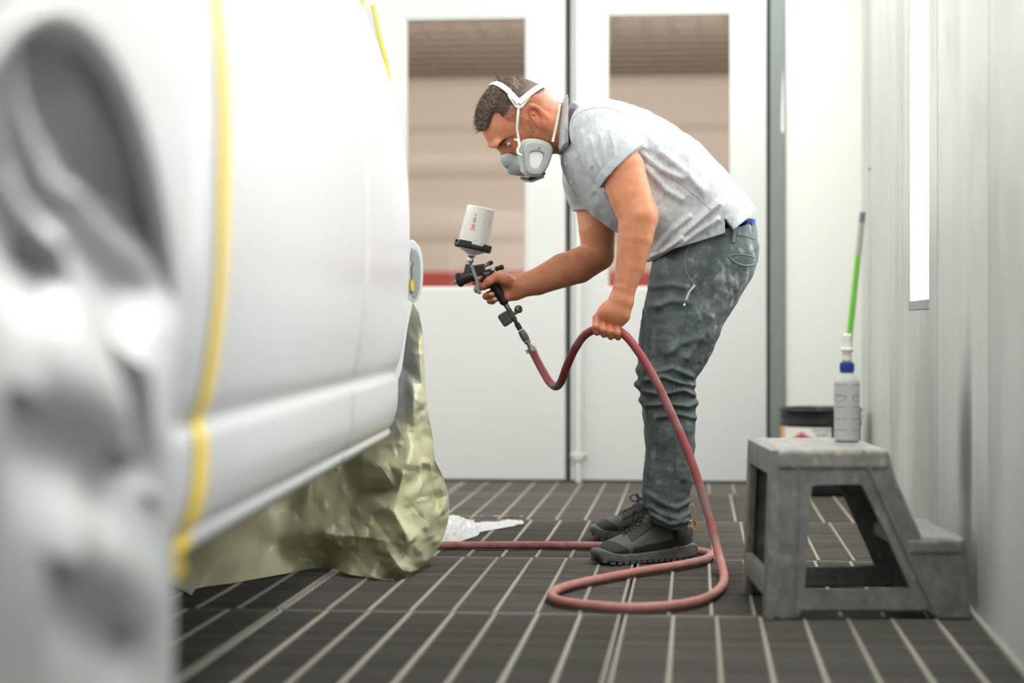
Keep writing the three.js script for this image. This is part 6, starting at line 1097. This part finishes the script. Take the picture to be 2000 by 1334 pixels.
// ------------------------------------------------------------------ wash bottle on the stool
{ const b0 = V(P(1657, 0, 4.82).x, P(0, 878, 4.56).y + 0.0015, -4.84), bottle = thing('wash_bottle', 'clear white graduated bottle with blue cap and white spout on the step stool', 'bottle', b0), up = b0.clone().add(V(0, 1, 0));
  const cv = document.createElement('canvas'); cv.width = 512; cv.height = 512; const c = cv.getContext('2d'); c.fillStyle = '#d9dad6'; c.fillRect(0, 0, 512, 512);
  c.fillStyle = '#4b4d4e'; c.font = 'bold 15px sans-serif'; for (let k = 0; k < 4; k++) { const ox = k * 128 + 18; [110, 190, 265, 350, 425].forEach((y, i) => { c.fillRect(ox, y, 30, 4); c.fillRect(ox + 66, y, 26, 4); c.fillText(String(500 - i * 100), ox + 34, y + 8); if (i < 4) c.fillRect(ox + 40, y + 38, 14, 3); }); c.strokeStyle = '#6d6f70'; c.lineWidth = 3; c.beginPath(); c.ellipse(ox + 46, 205, 40, 26, 0, 0, 7); c.stroke(); }
  const tx = new THREE.CanvasTexture(cv); tx.colorSpace = THREE.SRGBColorSpace; tx.wrapS = THREE.RepeatWrapping;
  const body = lathe([[0.0001, 0.002], [0.026, 0], [0.0305, 0.003], [0.032, 0.008], [0.032, 0.14], [0.031, 0.15], [0.026, 0.161], [0.017, 0.168], [0.0145, 0.172], [0.0145, 0.182]], b0, up, 40);
  part(bottle, 'bottle_body', body, phys(0xffffff, 0.35, { map: tx, transmission: 0.35, thickness: 0, side: THREE.DoubleSide }), 'milky plastic body with printed scale');
  part(bottle, 'liquid', lathe([[0.0001, 0.004], [0.028, 0.005], [0.0302, 0.009], [0.0302, 0.085], [0.0001, 0.085]], b0, up, 32), phys(0xe6e8e6, 0.1, { transmission: 0.7, thickness: 0.02, ior: 1.33 }));
  part(bottle, 'cap', merge([lathe([[0.0001, 0.172], [0.0165, 0.172], [0.0172, 0.175], [0.0172, 0.194], [0.0155, 0.197], [0.0001, 0.197]], b0, up, 28), ...[...Array(20)].map((_, i) => { const a = i * 0.314; return cyl(b0.clone().add(V(0.0172 * Math.cos(a), 0.175, 0.0172 * Math.sin(a))), b0.clone().add(V(0.0172 * Math.cos(a), 0.193, 0.0172 * Math.sin(a))), 0.0011, 0.0011, 5); })]), std(0x1d3f8f, 0.45), 'blue screw cap');
  part(bottle, 'spout', lathe([[0.0001, 0.196], [0.011, 0.197], [0.0125, 0.205], [0.0108, 0.211], [0.0105, 0.222], [0.0165, 0.226], [0.0168, 0.23], [0.012, 0.234], [0.0118, 0.244], [0.0105, 0.25], [0.011, 0.262], [0.0095, 0.268], [0.0001, 0.268]], b0, up, 28), std(0xe4e3da, 0.5), 'white spout');
}
// ------------------------------------------------------------------ bucket and stick by the wall
{ const D = 7.92, x = P(1601, 0, D).x, o = V(x, 0.002, -D), up = V(x, 1, -D), R = 0.166, Hh = P(0, 797, D).y, bucket = thing('paint_bucket', 'black paint bucket with white hazard label behind the step stool', 'bucket', o);
  part(bucket, 'bucket_body', lathe([[0.0001, 0.004], [R * 0.93, 0.001], [R * 0.95, 0.01], [R * 0.975, Hh * 0.78], [R * 1.005, Hh * 0.8], [R * 1.005, Hh * 0.85], [R * 0.98, Hh * 0.86], [R * 0.985, Hh - 0.014], [R * 1.02, Hh - 0.012], [R * 1.025, Hh - 0.002], [R * 0.99, Hh], [R * 0.96, Hh - 0.01], [R * 0.93, 0.02], [0.0001, 0.016]], o, up, 56), phys(0x1d1f20, 0.3, { side: THREE.DoubleSide }), 'glossy black plastic');
  const cv = document.createElement('canvas'); cv.width = 512; cv.height = 512; const c = cv.getContext('2d'); c.fillStyle = '#e9e7e2'; c.fillRect(0, 0, 512, 512); c.fillStyle = '#e3b36a'; c.fillRect(0, 0, 84, 512);
  c.save(); c.translate(270, 190); c.rotate(Math.PI / 4); c.fillStyle = '#c8323a'; c.fillRect(-92, -92, 184, 184); c.strokeStyle = '#e9e7e2'; c.lineWidth = 6; c.strokeRect(-78, -78, 156, 156); c.restore(); c.fillStyle = '#2f3032'; c.font = 'bold 44px sans-serif'; c.fillText('UN1263', 355, 60); c.fillRect(385, 80, 110, 7); c.fillRect(385, 98, 90, 7); c.fillRect(385, 116, 105, 7); c.fillRect(385, 140, 70, 7);
  const tx = new THREE.CanvasTexture(cv); tx.colorSpace = THREE.SRGBColorSpace;
  const lab = new THREE.CylinderGeometry(R * 0.982 + 0.001, R * 0.972 + 0.001, 0.16, 30, 1, true, -1.42, 1.55).translate(o.x, P(0, 830, D).y - 0.08, o.z);
  part(bucket, 'hazard_label', lab, std(0xffffff, 0.6, 0, { map: tx, side: THREE.DoubleSide }), 'white label with red diamond and number');
  const hp = []; for (let i = 0; i <= 20; i++) { const a = i / 20 * Math.PI; hp.push(V(x - (R + 0.006) * Math.cos(a), Hh - 0.03 - 0.012 * Math.sin(a), -D + (R + 0.006) * Math.sin(a) * 0.99)); }
  part(bucket, 'bail_handle', tube(hp, 0.002, 60, 8), std(0x3a3c3d, 0.4, 0.6));
  // stick standing in the bucket
  const top = P(1685, 415, 7.78), low = V(x + 0.055, 0.022, -D - 0.0), dir = top.clone().sub(low).normalize(), s = (t) => low.clone().lerp(top, t), pole = thing('stir_pole', 'slim bright green pole with grey end standing in the black bucket', 'pole', low);
  part(pole, 'green_shaft', cyl(s(0), s(0.85), 0.0125, 0.0118, 18), std(0x6fc23a, 0.4)); part(pole, 'worn_section', cyl(s(0.85), s(0.965), 0.0118, 0.0114, 18), std(0xa9aaa0, 0.6), 'worn pale section'); part(pole, 'end_cap', merge([cyl(s(0.965), s(0.999), 0.0125, 0.012, 18), ball(s(0.999), 0.012, 1, 0.4, 1)]), std(0x6b7a80, 0.5), 'grey end cap');
}
scene.traverse((o) => { if (o.isMesh && !/diffuser/.test(o.name)) { o.castShadow = true; o.receiveShadow = true; } });
renderer.render(scene, camera);
